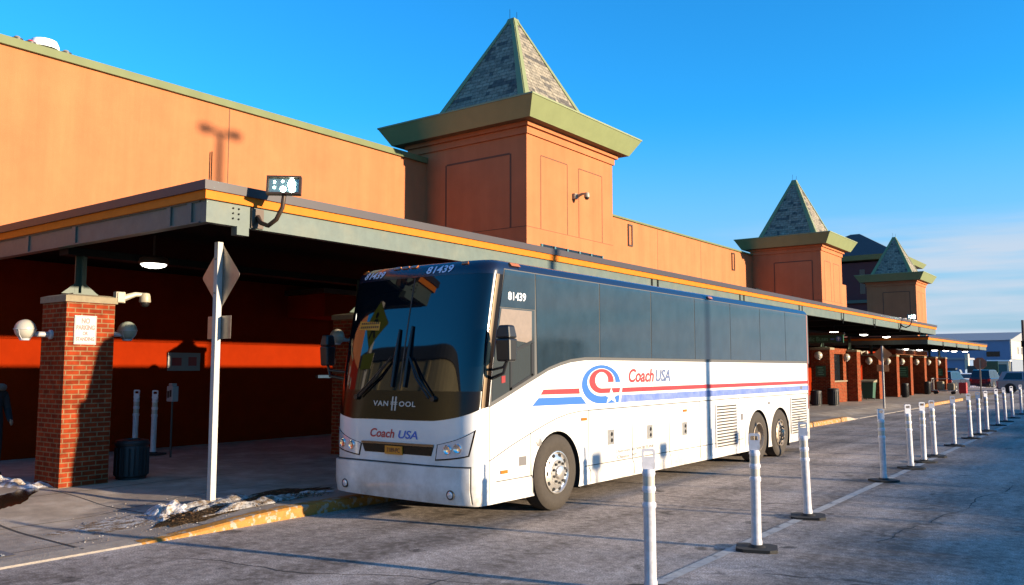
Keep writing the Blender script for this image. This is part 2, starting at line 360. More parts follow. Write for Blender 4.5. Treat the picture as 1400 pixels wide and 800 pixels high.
class MB:
    """collects shapes in world coordinates, then links them as ONE mesh object"""
    def __init__(s): s.v = []; s.f = []; s.m = []; s.sm = []
    def add(s, vs, fs, mi=0, smooth=False):
        o = len(s.v); s.v += [Vector(p) for p in vs]
        for f in fs: s.f.append([o + i for i in f]); s.m.append(mi); s.sm.append(smooth)
        return s
    def box(s, x0, x1, y0, y1, z0, z1, mi=0):
        vs = [(x0, y0, z0), (x1, y0, z0), (x1, y1, z0), (x0, y1, z0), (x0, y0, z1), (x1, y0, z1), (x1, y1, z1), (x0, y1, z1)]
        return s.add(vs, [(0, 3, 2, 1), (4, 5, 6, 7), (0, 1, 5, 4), (1, 2, 6, 5), (2, 3, 7, 6), (3, 0, 4, 7)], mi)
    def frustum(s, a, za, b, zb, mi=0):
        """a, b = (x0,x1,y0,y1) rectangles at heights za, zb"""
        vs = [(a[0], a[2], za), (a[1], a[2], za), (a[1], a[3], za), (a[0], a[3], za), (b[0], b[2], zb), (b[1], b[2], zb), (b[1], b[3], zb), (b[0], b[3], zb)]
        return s.add(vs, [(0, 3, 2, 1), (4, 5, 6, 7), (0, 1, 5, 4), (1, 2, 6, 5), (2, 3, 7, 6), (3, 0, 4, 7)], mi)
    def prism(s, poly, axis, a, b, mi=0):
        """poly in the two other axes (in order), extruded along axis from a to b"""
        n = len(poly)
        def p3(q, h):
            return (h, q[0], q[1]) if axis == 'X' else (q[0], h, q[1]) if axis == 'Y' else (q[0], q[1], h)
        vs = [p3(q, a) for q in poly] + [p3(q, b) for q in poly]
        fs = [tuple(range(n)), tuple(range(2 * n - 1, n - 1, -1))]
        fs += [(i, n + i, n + (i + 1) % n, (i + 1) % n) for i in range(n)]
        return s.add(vs, fs, mi)
    def lathe(s, prof, org, axis=(0, 0, 1), seg=24, mi=0, smooth=True, cap=True, ref=None):
        ax = Vector(axis).normalized()
        u = Vector(ref) if ref else (Vector((0, 0, 1)) if abs(ax.z) < 0.9 else Vector((1, 0, 0)))
        u = (u - ax * u.dot(ax)).normalized(); w = ax.cross(u)
        org = Vector(org); vs = []; fs = []
        for (r, h) in prof:
            for k in range(seg):
                t = 2 * PI * k / seg
                vs.append(org + ax * h + (u * math.cos(t) + w * math.sin(t)) * max(r, 1e-4))
        for i in range(len(prof) - 1):
            for k in range(seg):
                a = i * seg + k; b = i * seg + (k + 1) % seg
                fs.append((a, b, b + seg, a + seg))
        if cap:
            fs.append(tuple(range(seg - 1, -1, -1))); o = (len(prof) - 1) * seg; fs.append(tuple(o + k for k in range(seg)))
        return s.add(vs, fs, mi, smooth)
    def tube(s, pts, r, seg=8, mi=0, smooth=True):
        pts = [Vector(p) for p in pts]; vs = []; fs = []
        rr = r if isinstance(r, (list, tuple)) else [r] * len(pts)
        pu = None
        for i, p in enumerate(pts):
            d = (pts[min(i + 1, len(pts) - 1)] - pts[max(i - 1, 0)]).normalized()
            u = pu if pu else (Vector((0, 0, 1)) if abs(d.z) < 0.9 else Vector((1, 0, 0)))
            u = (u - d * u.dot(d)).normalized(); pu = u; w = d.cross(u)
            for k in range(seg):
                t = 2 * PI * k / seg + PI / seg
                vs.append(p + (u * math.cos(t) + w * math.sin(t)) * rr[i])
        for i in range(len(pts) - 1):
            for k in range(seg):
                a = i * seg + k; b = i * seg + (k + 1) % seg
                fs.append((a, b, b + seg, a + seg))
        fs.append(tuple(range(seg - 1, -1, -1))); o = (len(pts) - 1) * seg; fs.append(tuple(o + k for k in range(seg)))
        return s.add(vs, fs, mi, smooth)
    def sphere(s, c, r, mi=0, seg=20, sc=(1, 1, 1)):
        prof = [(r * math.sin(PI * i / 12), -r * math.cos(PI * i / 12)) for i in range(13)]
        o = len(s.v); s.lathe(prof, (0, 0, 0), (0, 0, 1), seg, mi, True, False)
        for i in range(o, len(s.v)): s.v[i] = Vector((s.v[i].x * sc[0] + c[0], s.v[i].y * sc[1] + c[1], s.v[i].z * sc[2] + c[2]))
        return s
    def build(s, name, mats, parent=None, bevel=0.0, label=None, base=None):
        me = bpy.data.meshes.new(name)
        b = base_of(parent) if parent is not None else Vector(base or (0, 0, 0))
        me.from_pydata([tuple(p - b) for p in s.v], [], s.f)
        if not isinstance(mats, (list, tuple)): mats = [mats]
        for m in mats: me.materials.append(m)
        me.polygons.foreach_set('material_index', s.m)
        me.polygons.foreach_set('use_smooth', s.sm)
        me.update()
        bm = bmesh.new(); bm.from_mesh(me)
        bmesh.ops.remove_doubles(bm, verts=bm.verts, dist=1e-5)
        bmesh.ops.recalc_face_normals(bm, faces=bm.faces)
        uv = bm.loops.layers.uv.new('UVMap')       # world-scale flat unwrap, metres
        for f in bm.faces:
            n = f.normal
            t = Vector((0, 0, 1)).cross(n)
            t = Vector((1, 0, 0)) if t.length < 0.05 else t.normalized()
            w = n.cross(t)
            for l in f.loops:
                p = l.vert.co + b; l[uv].uv = (p.dot(t), p.dot(w))
        bm.to_mesh(me); bm.free()
        o = bpy.data.objects.new(name, me)
        COL.objects.link(o)
        if parent is not None: o.parent = parent
        else: o.location = b; o['_b'] = tuple(b)
        if any(s.sm):
            md = o.modifiers.new('es', 'EDGE_SPLIT'); md.split_angle = math.radians(38)
        if bevel:
            md = o.modifiers.new('bv', 'BEVEL'); md.width = bevel; md.segments = 2; md.limit_method = 'ANGLE'; md.angle_limit = math.radians(40)
        if label: o['label'] = label
        return o

def rect_rot(cx, cz, w, h, ang):
    c, s_ = math.cos(ang), math.sin(ang)
    return [(cx + x * c - z * s_, cz + x * s_ + z * c) for x, z in ((-w/2, -h/2), (w/2, -h/2), (w/2, h/2), (-w/2, h/2))]

def text_polys(txt, shear=0.0, bold=0.0, spacing=1.0):
    cu = bpy.data.curves.new('lettering_curve', 'FONT')
    cu.body = txt; cu.size = 1.0; cu.shear = shear; cu.offset = bold; cu.space_character = spacing
    cu.resolution_u = 4; cu.fill_mode = 'FRONT'
    o = bpy.data.objects.new('lettering_tmp', cu); COL.objects.link(o)
    dg = bpy.context.evaluated_depsgraph_get()
    me = o.evaluated_get(dg).to_mesh()
    vs = [(v.co.x, v.co.y) for v in me.vertices]; fs = [tuple(p.vertices) for p in me.polygons]
    o.evaluated_get(dg).to_mesh_clear()
    bpy.data.objects.remove(o); bpy.data.curves.remove(cu)
    return vs, fs

def text_on(mb, txt, fn, u0, u1, z0, z1, mi=0, shear=0.0, bold=0.0, spacing=1.0):
    """letters stretched into the box u0..u1, z0..z1 and laid on the surface fn(u, z)"""
    vs, fs = text_polys(txt, shear, bold, spacing)
    xs = [v[0] for v in vs]; ys = [v[1] for v in vs]
    ax, bx, ay, by = min(xs), max(xs), min(ys), max(ys)
    mb.add([fn(u0 + (x - ax) / (bx - ax) * (u1 - u0), z0 + (y - ay) / (by - ay) * (z1 - z0)) for x, y in vs], fs, mi)

# ------------------------------------------------------------------ the setting: ground, road, pavement, kerb
g = MB(); g.add([(-900, -400, -0.03), (900, -400, -0.03), (900, 1500, -0.03), (-900, 1500, -0.03)], [(0, 1, 2, 3)])
tag(g.build('ground', lot_m), kind='structure')
r = MB(); r.add([(-9.30, -30, 0), (24, -30, 0), (24, 70, 0), (-9.30, 70, 0)], [(0, 1, 2, 3)])
tag(r.build('road', road_m), kind='structure')

def sm(t): t = max(0.0, min(1.0, t)); return t * t * (3 - 2 * t)
def walk_z(x, y):
    h = max(sm((y - 5.3) / 2.2), sm((-10.8 - x) / 2.4))
    if y > 30: h *= 1 - sm((y - 33.5) / 1.5) * (1 - sm((y - 46.5) / 1.5)) * sm((x + 11.2) / 1.6)   # dropped kerb at the far crossing
    return 0.02 + 0.13 * h
w = MB()
xs = [-19.0, -17, -15.5, -14.5, -13.5] + [-13.0 + 0.25 * i for i in range(15)] + [-9.42]
ys = [-12, -6, -2, 0, 2] + [2.5 + 0.25 * i for i in range(27)] + [10, 12, 15, 20, 25, 30] + [31 + 0.5 * i for i in range(40)] + [54, 58, 62, 70, 80, 92]
vv = [(x, y, walk_z(x, y)) for y in ys for x in xs]
nx = len(xs)
w.add(vv, [(j * nx + i, j * nx + i + 1, (j + 1) * nx + i + 1, (j + 1) * nx + i) for j in range(len(ys) - 1) for i in range(nx - 1)], 0, False)
tag(w.build('sidewalk', conc), kind='structure')
# tooled joints between the slabs
def strip(name, x0, y0, x1, y1, wd, material, dz=0.004, zf=walk_z, n=24):
    mb = MB(); d = Vector((x1 - x0, y1 - y0, 0)).normalized(); q = Vector((-d.y, d.x, 0)) * wd / 2; vs = []
    for i in range(n + 1):
        t = i / n; x = x0 + (x1 - x0) * t; y = y0 + (y1 - y0) * t
        for sgn in (-1, 1):
            px, py = x + q.x * sgn, y + q.y * sgn; vs.append((px, py, zf(px, py) + dz))
    mb.add(vs, [(2 * i, 2 * i + 1, 2 * i + 3, 2 * i + 2) for i in range(n)])
    return tag(mb.build(name, material), kind='structure')
strip('sidewalk_joint', -9.45, 4.78, -14.4, 4.78, 0.035, joint_m)
strip('sidewalk_joint', -9.45, 6.25, -13.4, 6.25, 0.016, joint_m)
strip('sidewalk_joint', -11.3, 2.5, -11.3, 9.2, 0.016, joint_m)
strip('sidewalk_joint', -9.85, 1.0, -9.85, 5.2, 0.014, joint_m)
strip('sidewalk_joint', -13.0, 2.5, -13.0, 9.2, 0.022, joint_m)
for yy in (36.0, 40.5, 45.0):
    strip('sidewalk_joint', -9.5, yy, -12.4, yy, 0.03, joint_m, n=4)

def kerb(name, y0, y1, material, step=0.4, xi=-9.42):
    mb = MB(); n = max(2, int((y1 - y0) / step)); vs = []
    for i in range(n + 1):
        y = y0 + (y1 - y0) * i / n; z = walk_z(-9.42, y) + 0.006
        vs += [(xi, y, -0.02), (xi, y, z), (-9.27, y, z - 0.008), (-9.245, y, z - 0.03), (-9.235, y, -0.02)]
    fs = [(5 * i + k, 5 * i + k + 1, 5 * i + k + 6, 5 * i + k + 5) for i in range(n) for k in range(4)]
    fs += [(0, 1, 2, 3, 4), tuple(5 * n + k for k in (4, 3, 2, 1, 0))]
    mb.add(vs, fs)
    return tag(mb.build(name, material), kind='structure')
kerb('kerb', -12, 5.35, conc_kerb, xi=-9.58)
kerb('painted_kerb', 5.35, 33.5, yellow)
kerb('kerb', 33.5, 46.5, conc_kerb)
kerb('painted_kerb', 46.5, 58.5, yellow)
ln = MB(); ln.add([(-3.78, 3.0, 0.004), (-3.66, 3.0, 0.004), (-4.05, 36.0, 0.004), (-4.18, 36.0, 0.004)], [(0, 1, 2, 3)])
tag(ln.build('painted_line', white_line), kind='structure')
for k, (x0, y0, x1, y1) in enumerate(((-8.6, 5.0, -2.5, 7.3), (-6.2, 2.5, -5.4, 6.6), (-3.1, 8.2, 1.5, 9.0), (-2.6, 10.5, -1.9, 17.0), (-6.4, 12.2, -3.9, 12.7), (-3.6, 14.2, 2.0, 15.0), (-1.6, 6.5, 0.4, 12.5), (-6.3, 21.5, 0.5, 22.3))):
    cr = MB(); vs = []; n_ = 60                  # hairline cracks, tarred in places
    for i in range(n_ + 1):
        t = i / n_; d = Vector((x1 - x0, y1 - y0, 0)).normalized(); q = Vector((-d.y, d.x, 0))
        p = Vector((x0 + (x1 - x0) * t, y0 + (y1 - y0) * t, 0.003)) + q * (0.22 * noise.noise(Vector((t * 5, k * 3.7, 0))) + 0.05 * noise.noise(Vector((t * 25, k * 3.7, 2))))
        wd = 0.004 + 0.014 * max(0, noise.noise(Vector((t * 9, k * 1.9, 7))) + 0.25)
        vs += [p - q * wd, p + q * wd]
    cr.add(vs, [(2 * i, 2 * i + 1, 2 * i + 3, 2 * i + 2) for i in range(n_)])
    tag(cr.build('road_crack', joint_m), kind='structure')
tp = MB()
for i in range(9):
    for j in range(9):
        x = -10.25 + i * 0.06; y = 3.05 + j * 0.13
        tp.lathe([(0.022, 0.0), (0.016, 0.012)], (x, y, walk_z(x, y) + 0.008), seg=6, smooth=False)
tp.add([(x, y, walk_z(x, y) + 0.008) for x, y in ((-10.3, 2.95), (-9.72, 2.95), (-9.72, 4.2), (-10.3, 4.2))], [(0, 1, 2, 3)])
tag(tp.build('tactile_paving', tactile_m), kind='structure')

def blob_sheet(name, cx, cy, rx, ry, h, material, dz=0.004, seed=0, kind='stuff', n=60, rough=0.3, rot=0.0, lump=0.25):
    """a low heap with a ragged edge lying on the pavement"""
    mb = MB(); vs = []; fs = []; rings = 26
    for i in range(rings + 1):
        t = i / rings
        for k in range(n):
            a = 2 * PI * k / n
            e = 1 + rough * noise.noise(Vector((math.cos(a) * 1.7 + seed, math.sin(a) * 1.7, seed * 0.37))) + 0.5 * rough * noise.noise(Vector((math.cos(a) * 5 + seed, math.sin(a) * 5, 3.1)))
            px = math.cos(a) * t * rx * e; py = math.sin(a) * t * ry * e
            x = cx + px * math.cos(rot) - py * math.sin(rot); y = cy + px * math.sin(rot) + py * math.cos(rot)
            hh = h * (1 - t ** 2.0) * (0.75 + lump * 1.6 * noise.noise(Vector((x * 3.1, y * 3.1, seed)))) + (h * lump * 0.6 * noise.noise(Vector((x * 9, y * 9, seed + 5))) + h * lump * 0.14 * noise.noise(Vector((x * 24, y * 24, seed + 9)))) * (1 - t ** 3)
            vs.append((x, y, walk_z(x, y) + dz + max(0.0, hh)))
    for i in range(rings):
        for k in range(n):
            a = i * n + k; b = i * n + (k + 1) % n
            fs.append((a, b, b + n, a + n))
    mb.add(vs, fs, 0, True)
    return tag(mb.build(name, material), kind=kind)
blob_sheet('puddle', -13.05, 5.55, 0.95, 0.20, 0.0, puddle_m, 0.005, 3, 'structure', rough=0.5, rot=2.5)
blob_sheet('dirt', -10.08, 6.62, 0.62, 0.45, 0.03, dirt_m, 0.006, 5, 'stuff', rough=0.5, rot=1.9)
blob_sheet('dirt', -10.25, 7.9, 1.1, 0.35, 0.02, dirt_m, 0.006, 6, 'stuff', rough=0.5, rot=1.7)
blob_sheet('snow', -10.52, 6.42, 0.27, 0.42, 0.16, snow_m, 0.004, 1.3, rough=0.5, rot=1.0, lump=0.6)
blob_sheet('snow', -10.33, 7.0, 0.80, 0.28, 0.075, slush_m, 0.008, 2.1, rough=0.6, rot=1.55, lump=0.6)
blob_sheet('snow', -9.86, 7.35, 0.85, 0.16, 0.07, slush_m, 0.008, 7.7, rough=0.6, rot=1.6, lump=0.6)
blob_sheet('snow', -10.0, 8.3, 0.5, 0.10, 0.05, snow_m, 0.008, 9.7, rough=0.6, rot=1.6, lump=0.6)
blob_sheet('snow', -14.9, 6.02, 1.25, 0.30, 0.13, snow_m, 0.004, 4.4, rough=0.4, rot=0.28, lump=0.6)
blob_sheet('snow_dust', -10.55, 5.75, 0.55, 0.45, 0.006, slush_m, 0.004, 8.2, rough=0.8, rot=1.2)
sc_ = MB()                                       # crumbs of ice kicked over the pavement
for i in range(420):
    x = random.gauss(-10.3, 0.55); y = random.gauss(6.2, 0.7)
    if not (-11.8 < x < -9.5 and 4.6 < y < 8.6): continue
    s_ = random.uniform(0.002, 0.008); z = walk_z(x, y)
    sc_.sphere((x, y, z + s_ * 0.4), s_, seg=6, sc=(1, 1.3, 0.7))
tag(sc_.build('ice_crumbs', slush_m), kind='stuff')
lt = MB()                                       # dead leaves and twigs melting out of the snow bank
for i in range(900):
    y = random.uniform(6.1, 8.4); x = random.gauss(-10.02 + 0.10 * (y - 6.5), 0.17)
    if x > -9.45 or x < -10.7: continue
    c = Vector((x, y, walk_z(x, y) + random.uniform(0.02, 0.045))); a = random.uniform(0, 6.28); s_ = random.uniform(0.008, 0.028)
    u = Vector((math.cos(a), math.sin(a), random.uniform(-.5, .5))) * s_; v = Vector((-math.sin(a), math.cos(a), random.uniform(-.5, .5))) * s_ * random.uniform(.2, .7)
    lt.add([c - u, c - v, c + u, c + v], [(0, 1, 2, 3)], random.randrange(3))
tag(lt.build('leaf_litter', [mat('leaf_brown', (0.16, 0.075, 0.025), 0.8), mat('leaf_dark', (0.05, 0.03, 0.015), 0.8), mat('leaf_tan', (0.34, 0.20, 0.09), 0.8)]), kind='stuff')
lot = blob_sheet('snow', -15.5, 92, 7, 3.0, 0.5, snow_m, -0.1, 2.2, rough=0.4, rot=0.3)

# ------------------------------------------------------------------ terminal building
XW = -18.5
bld = thing('terminal_building', 'long peach stucco terminal with three slate pyramid towers and green eaves', 'building', (XW, 20, 0))
b = MB(); b.box(-26, XW, 2, 53.6, 4.3, 8.62)
wall = b.build('wall', stucco, bld)
b = MB(); b.box(-26, XW - 0.01, 2, 92, 0.0, 4.295)
b.build('lower_wall', redstucco, bld)
b = MB(); b.box(-26.05, XW + 0.09, 1.95, 20.0, 8.62, 8.80); b.box(-26.05, XW + 0.09, 25.0, 53.6, 8.62, 8.70)
b.build('coping', mat('muted_green_coping', (0.17, 0.195, 0.085), 0.6, var=0.08, vscale=0.8, spec=0.2), bld)
for y in (12.63, 30.0, 36.3, 41.2):
    b = MB(); b.box(XW, XW + 0.004, y - 0.012, y + 0.012, 4.5, 8.61); b.build('wall_joint', stucco_d, bld)
b = MB(); b.box(XW + 0.002, XW + 0.022, 2, 53, 2.60, 2.63); b.build('block_ledge', redstucco, bld)
for y in (33.59, 45.5):
    b = MB(); z0, z1 = 7.47, 8.47
    b.box(XW, XW + 0.05, y - 0.20, y - 0.13, z0, z1); b.box(XW, XW + 0.05, y + 0.13, y + 0.20, z0, z1)
    b.box(XW, XW + 0.05, y - 0.13, y + 0.13, z1 - 0.07, z1); b.box(XW, XW + 0.05, y - 0.13, y + 0.13, z0, z0 + 0.07)
    o = b.build('slot_vent', brown_metal, bld)
    b = MB(); b.box(XW, XW + 0.012, y - 0.13, y + 0.13, z0 + 0.07, z1 - 0.07); b.build('slot_panel', stucco, o)

plum_wall = mat('plum_brown_stucco', (0.13, 0.035, 0.035), 0.9, var=0.08, vscale=0.4)
def tower(x0, x1, y0, y1, zs, zt, zap, win=True, skirt=0.0):
    """square stucco shaft > flared green eave, slate pyramid, ridge caps, raised panels, clerestory"""
    b = MB(); b.box(x0, x1, y0, y1, 4.30, zs)
    if skirt: b.box(x0, x1 - 0.01, y1 - 0.2, y1 + skirt, 4.30, 7.0)
    t = b.build('tower', stucco, bld)
    b = MB()                                    # stepped cornice under the eave
    b.box(x0 - 0.05, x1 + 0.06, y0 - 0.06, y1 + 0.06, zs - 0.34, zs - 0.13); b.box(x0 - 0.10, x1 + 0.15, y0 - 0.15, y1 + 0.15, zs - 0.13, zs - 0.003)
    b.build('cornice', stucco, t)
    k = 0.75; j = 0.43; h = zt - zs
    b = MB(); b.frustum((x0 - j, x1 + j, y0 - j, y1 + j), zs, (x0 - k, x1 + k, y0 - k, y1 + k), zt - 0.05, 0)
    b.frustum((x0 - k - .02, x1 + k + .02, y0 - k - .02, y1 + k + .02), zt - 0.05, (x0 - k - .02, x1 + k + .02, y0 - k - .02, y1 + k + .02), zt, 0)
    ev = b.build('eave', [green, soffit], t)
    for p in ev.data.polygons:
        if p.normal.z < -0.9: p.material_index = 1
    b = MB(); q = -0.12; cx, cy = (x0 + x1) / 2, (y0 + y1) / 2; e = 0.10
    hw_ = 0.43 * (x1 - x0); A = (cx - hw_, cx + hw_, cy - hw_, cy + hw_)
    b.frustum(A, zt, (cx - e, cx + e, cy - e, cy + e), zap, 0)
    rf = b.build('roof', shingle, t)
    b = MB(); d = 0.045
    top = (cx, cy, zap + 0.02)
    for (px, py) in ((A[0], A[2]), (A[1], A[2]), (A[1], A[3]), (A[0], A[3])):
        sx = 1 if px > cx else -1; sy = 1 if py > cy else -1; wd = 0.26
        P0 = Vector((px, py, zt)); P1 = Vector((cx + e * sx, cy + e * sy, zap))
        up = Vector((sx, sy, 0.6)).normalized() * d
        for ax in (Vector((-sx * wd, 0, 0)), Vector((0, -sy * wd, 0))):
            f1 = ax * (e * 1.0 / 0.3); f1 = ax * 0.45
            nrm = Vector((0, sy, 0.35)).normalized() * 0.03 if ax.y == 0 else Vector((sx, 0, 0.35)).normalized() * 0.03
            vs = [P0 + nrm, P0 + ax + nrm, P1 + f1 + nrm, P1 + nrm, P0 - nrm * .3, P0 + ax - nrm * .3, P1 + f1 - nrm * .3, P1 - nrm * .3]
            b.add(vs, [(0, 1, 2, 3), (0, 4, 5, 1), (1, 5, 6, 2), (2, 6, 7, 3), (3, 7, 4, 0)], 0)
    b.frustum((cx - e - .17, cx + e + .17, cy - e - .17, cy + e + .17), zap - 0.42, (cx - e - .03, cx + e + .03, cy - e - .03, cy + e + .03), zap + 0.03)
    b.build('ridge_cap', green, rf)
    for q_, hh_ in ((-.08, 0.38), (.09, 0.3)):
        b = MB(); b.tube([(cx + q_, cy + q_, zap), (cx + q_, cy + q_, zap + hh_)], 0.008, 5); b.build('lightning_rod', dark_steel, rf)
    zb = zs - 3.12; zp = zs - 0.87
    def groove(pts, nm):
        b = MB(); g_ = 0.02
        for (ax, a0, a1, c0, c1) in pts: 
            if ax == 'x': b.box(x1, x1 + 0.006, a0, a1, c0, c1)
            else: b.box(a0, a1, y0 - 0.006, y0, c0, c1)
        return b.build(nm, stucco_d, t)
    wy = y1 - y0
    for f0, f1 in ((0.145, 0.437), (0.57, 0.86)):
        a0, a1 = y0 + wy * f0, y0 + wy * f1; g_ = 0.016
        groove([('x', a0 - g_, a0 + g_, zb, zp), ('x', a1 - g_, a1 + g_, zb, zp), ('x', a0 + g_, a1 - g_, zp - g_, zp + g_)], 'wall_panel')
    wx = x1 - x0
    a0, a1 = x0 + wx * 0.335, x1 - wx * 0.125; g_ = 0.03
    groove([('y', a0 - g_, a0 + g_, zb, zp), ('y', a1 - g_, a1 + g_, zb, zp), ('y', a0 + g_, a1 - g_, zp - g_, zp + g_)], 'wall_panel')
    groove([('x', y0 + .01, y1 - .01, zb - 0.02, zb - 0.006), ('y', x0 + .01, x1 - .01, zb - 0.02, zb)], 'wall_seam')
    if win:
        wa, wb_, za, zb2 = y0 + 0.75, y1 - 0.75, zs - 4.6, zs - 3.58
        b = MB(); b.box(x1 - 0.02, x1 + 0.008, wa, wb_, za, zb2); wn = b.build('window', dglass, t)
        b = MB(); n_ = 5
        for i in range(n_ + 1):
            yy = wa + (wb_ - wa) * i / n_; b.box(x1 + 0.008, x1 + 0.04, yy - 0.04, yy + 0.04, za, zb2)
        b.box(x1 + 0.0085, x1 + 0.036, wa, wb_, zb2 - 0.40, zb2 - 0.34); b.build('window_frame', teal, wn)
    return t
tower(-19.25, -14.48, 20.05, 25.1, 9.31, 9.90, 13.90)
tower(-18.52, -14.48, 48.4, 52.4, 8.95, 9.56, 13.22, skirt=0.85)
tower(-18.2, -14.48, 72.8, 76.45, 8.95, 9.55, 12.75)
# set-back pavilion and low wing between the far towers
b = MB(); b.box(-29, -19.2, 86.6, 97.6, 0.0, 12.3); pv = b.build('pavilion', plum_wall, bld)
b = MB(); b.frustum((-29.4, -18.7, 86.2, 98), 12.5, (-29.7, -18.4, 85.9, 98.3), 12.95); b.build('eave', green, pv)
b = MB(); b.frustum((-29.5, -18.6, 86.1, 98.1), 12.95, (-24.3, -23.4, 91.6, 92.6), 15.9); b.build('roof', slate_m, pv)
b = MB(); b.box(-29.1, -19.1, 86.3, 86.6, 8.3, 8.6); b.box(-29.1, -19.1, 86.35, 86.6, 6.6, 7.4); b.build('ledge', mat('dark_green_trim', (0.08, 0.11, 0.07), 0.5), pv)
b = MB()
for x in (-26.5, -24.8, -22.0, -20.6): b.box(x - 0.25, x + 0.25, 86.57, 86.597, 9.2, 11.6)
b.build('window', dglass, pv)
b = MB(); b.box(-26, -18.52, 53.6, 86.5, 4.30, 5.6); b.build('wing_wall', plum_wall, bld)
# entrance header and door rail on the wall under the canopy
b = MB(); b.box(XW, XW + 1.5, 14.6, 19.5, 3.33, 3.93); hd = b.build('entrance_header', redstucco, bld)
b = MB(); b.box(XW - 0.02, XW + 1.58, 14.5, 19.6, 3.932, 4.06); b.build('header_trim', brown_metal, hd)

# ------------------------------------------------------------------ canopies
def canopy(label, x0, x1, y0, y1, zt, th_f, th_o, zb, splices, name='canopy'):
    """plum fascia, orange trim, green steel edge beam; deck and cross beams under it"""
    c = thing(name, label, 'canopy', (x1, y0, 0))
    b = MB(); b.box(x0, x1, y0, y1, zt - 0.06, zt); b.box(x1 - 0.05, x1, y0, y1, zt - th_f, zt - 0.06); b.box(x0, x1 - 0.05, y0, y0 + 0.05, zt - th_f, zt - 0.06)
    b.box(x0, x1 - 0.05, y1 - 0.05, y1, zt - th_f, zt - 0.06)
    b.build('roof_fascia', fascia, c)
    zo = zt - th_f
    b = MB(); i = 0.035
    b.box(x1 - 0.09, x1 - i, y0 + i, y1 - i, zo - th_o, zo); b.box(x0, x1 - 0.09, y0 + i, y0 + 0.09, zo - th_o, zo); b.box(x0, x1 - 0.09, y1 - 0.09, y1 - i, zo - th_o, zo)
    b.build('trim', orange_trim, c)
    zg = zo - th_o
    b = MB(); i = 0.085
    prof = [(x1 - i - 0.12, zb), (x1 - i, zb), (x1 - i, zb + 0.022), (x1 - i - 0.045, zb + 0.03), (x1 - i - 0.045, zg - 0.03), (x1 - i, zg - 0.022), (x1 - i, zg), (x1 - i - 0.12, zg)]
    b.box(x1 - i - 0.12, x1 - i, y0 + i, y1 - i, zb, zg)
    b.build('edge_beam', beam, c)
    b = MB(); b.box(x0, x1 - i - 0.122, y1 - i - 0.12, y1 - i, zb, zg); b.build('end_beam', beam, c)
    b = MB(); b.box(x0, x1 - i - 0.122, y0 + i, y0 + i + 0.12, zb, zg)
    b.box(x0, x1 - i - 0.14, y0 + i - 0.02, y0 + i, zb, zb + 0.018); b.box(x0, x1 - i - 0.14, y0 + i - 0.02, y0 + i, zg - 0.018, zg)
    eb = b.build('end_beam', beam, c)
    for xx in (x1 - 0.45, x1 - 0.95, x1 - 3.6, x1 - 5.2):
        b = MB(); b.box(xx - 0.05, xx + 0.05, y0 + i - 0.024, y0 + i - 0.003, zb + 0.02, zg - 0.02)
        b.build('web_stiffener', beam, eb)
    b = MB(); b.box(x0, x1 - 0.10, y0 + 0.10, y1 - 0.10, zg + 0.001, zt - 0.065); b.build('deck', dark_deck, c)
    for yy in splices:
        b = MB(); b.box(x0, x1 - i - 0.124, yy - 0.09, yy + 0.09, zb + 0.02, zg - 0.001); b.build('cross_beam', dark_steel, c)
        b = MB(); b.box(x1 - i, x1 - i + 0.012, yy - 0.20, yy - 0.12, zb, zg); b.box(x1 - i, x1 - i + 0.012, yy + 0.12, yy + 0.20, zb, zg)
        b.box(x1 - i, x1 - i + 0.03, yy - 0.03, yy + 0.03, zb - 0.12, zb + 0.06)
        b.build('splice_gap', dark_steel, c)
    b = MB(); b.box(-14.1, -13.8, y0 + 0.2, y1 - 0.2, zb - 0.10, zb + 0.02); b.build('girder', dark_steel, c)
    return c
cp = canopy('long flat canopy with plum fascia, orange stripe and pale green steel edge beam', -18.48, -9.76, 6.33, 54.4, 4.465, 0.125, 0.118, 3.92, (19.13, 24.85, 30.32, 35.48, 40.47, 45.3, 49.9))
b = MB()
for k in range(3):
    for q in (0, 0.09): b.lathe([(0.014, 0), (0.014, 0.012)], (-9.845, 6.82 + q, 4.02 + k * 0.07), (1, 0, 0), 6, smooth=False)
b.build('bolt', dark_steel, cp)
b = MB(); b.box(-9.93, -9.80, 6.86, 7.05, 3.80, 3.918); b.build('junction_box', beam, cp)
canopy('lower far canopy continuing past the end of the long one', -18.4, -9.78, 52.0, 73.6, 3.80, 0.10, 0.12, 3.33, (56.5, 61, 65.5, 70), 'canopy')

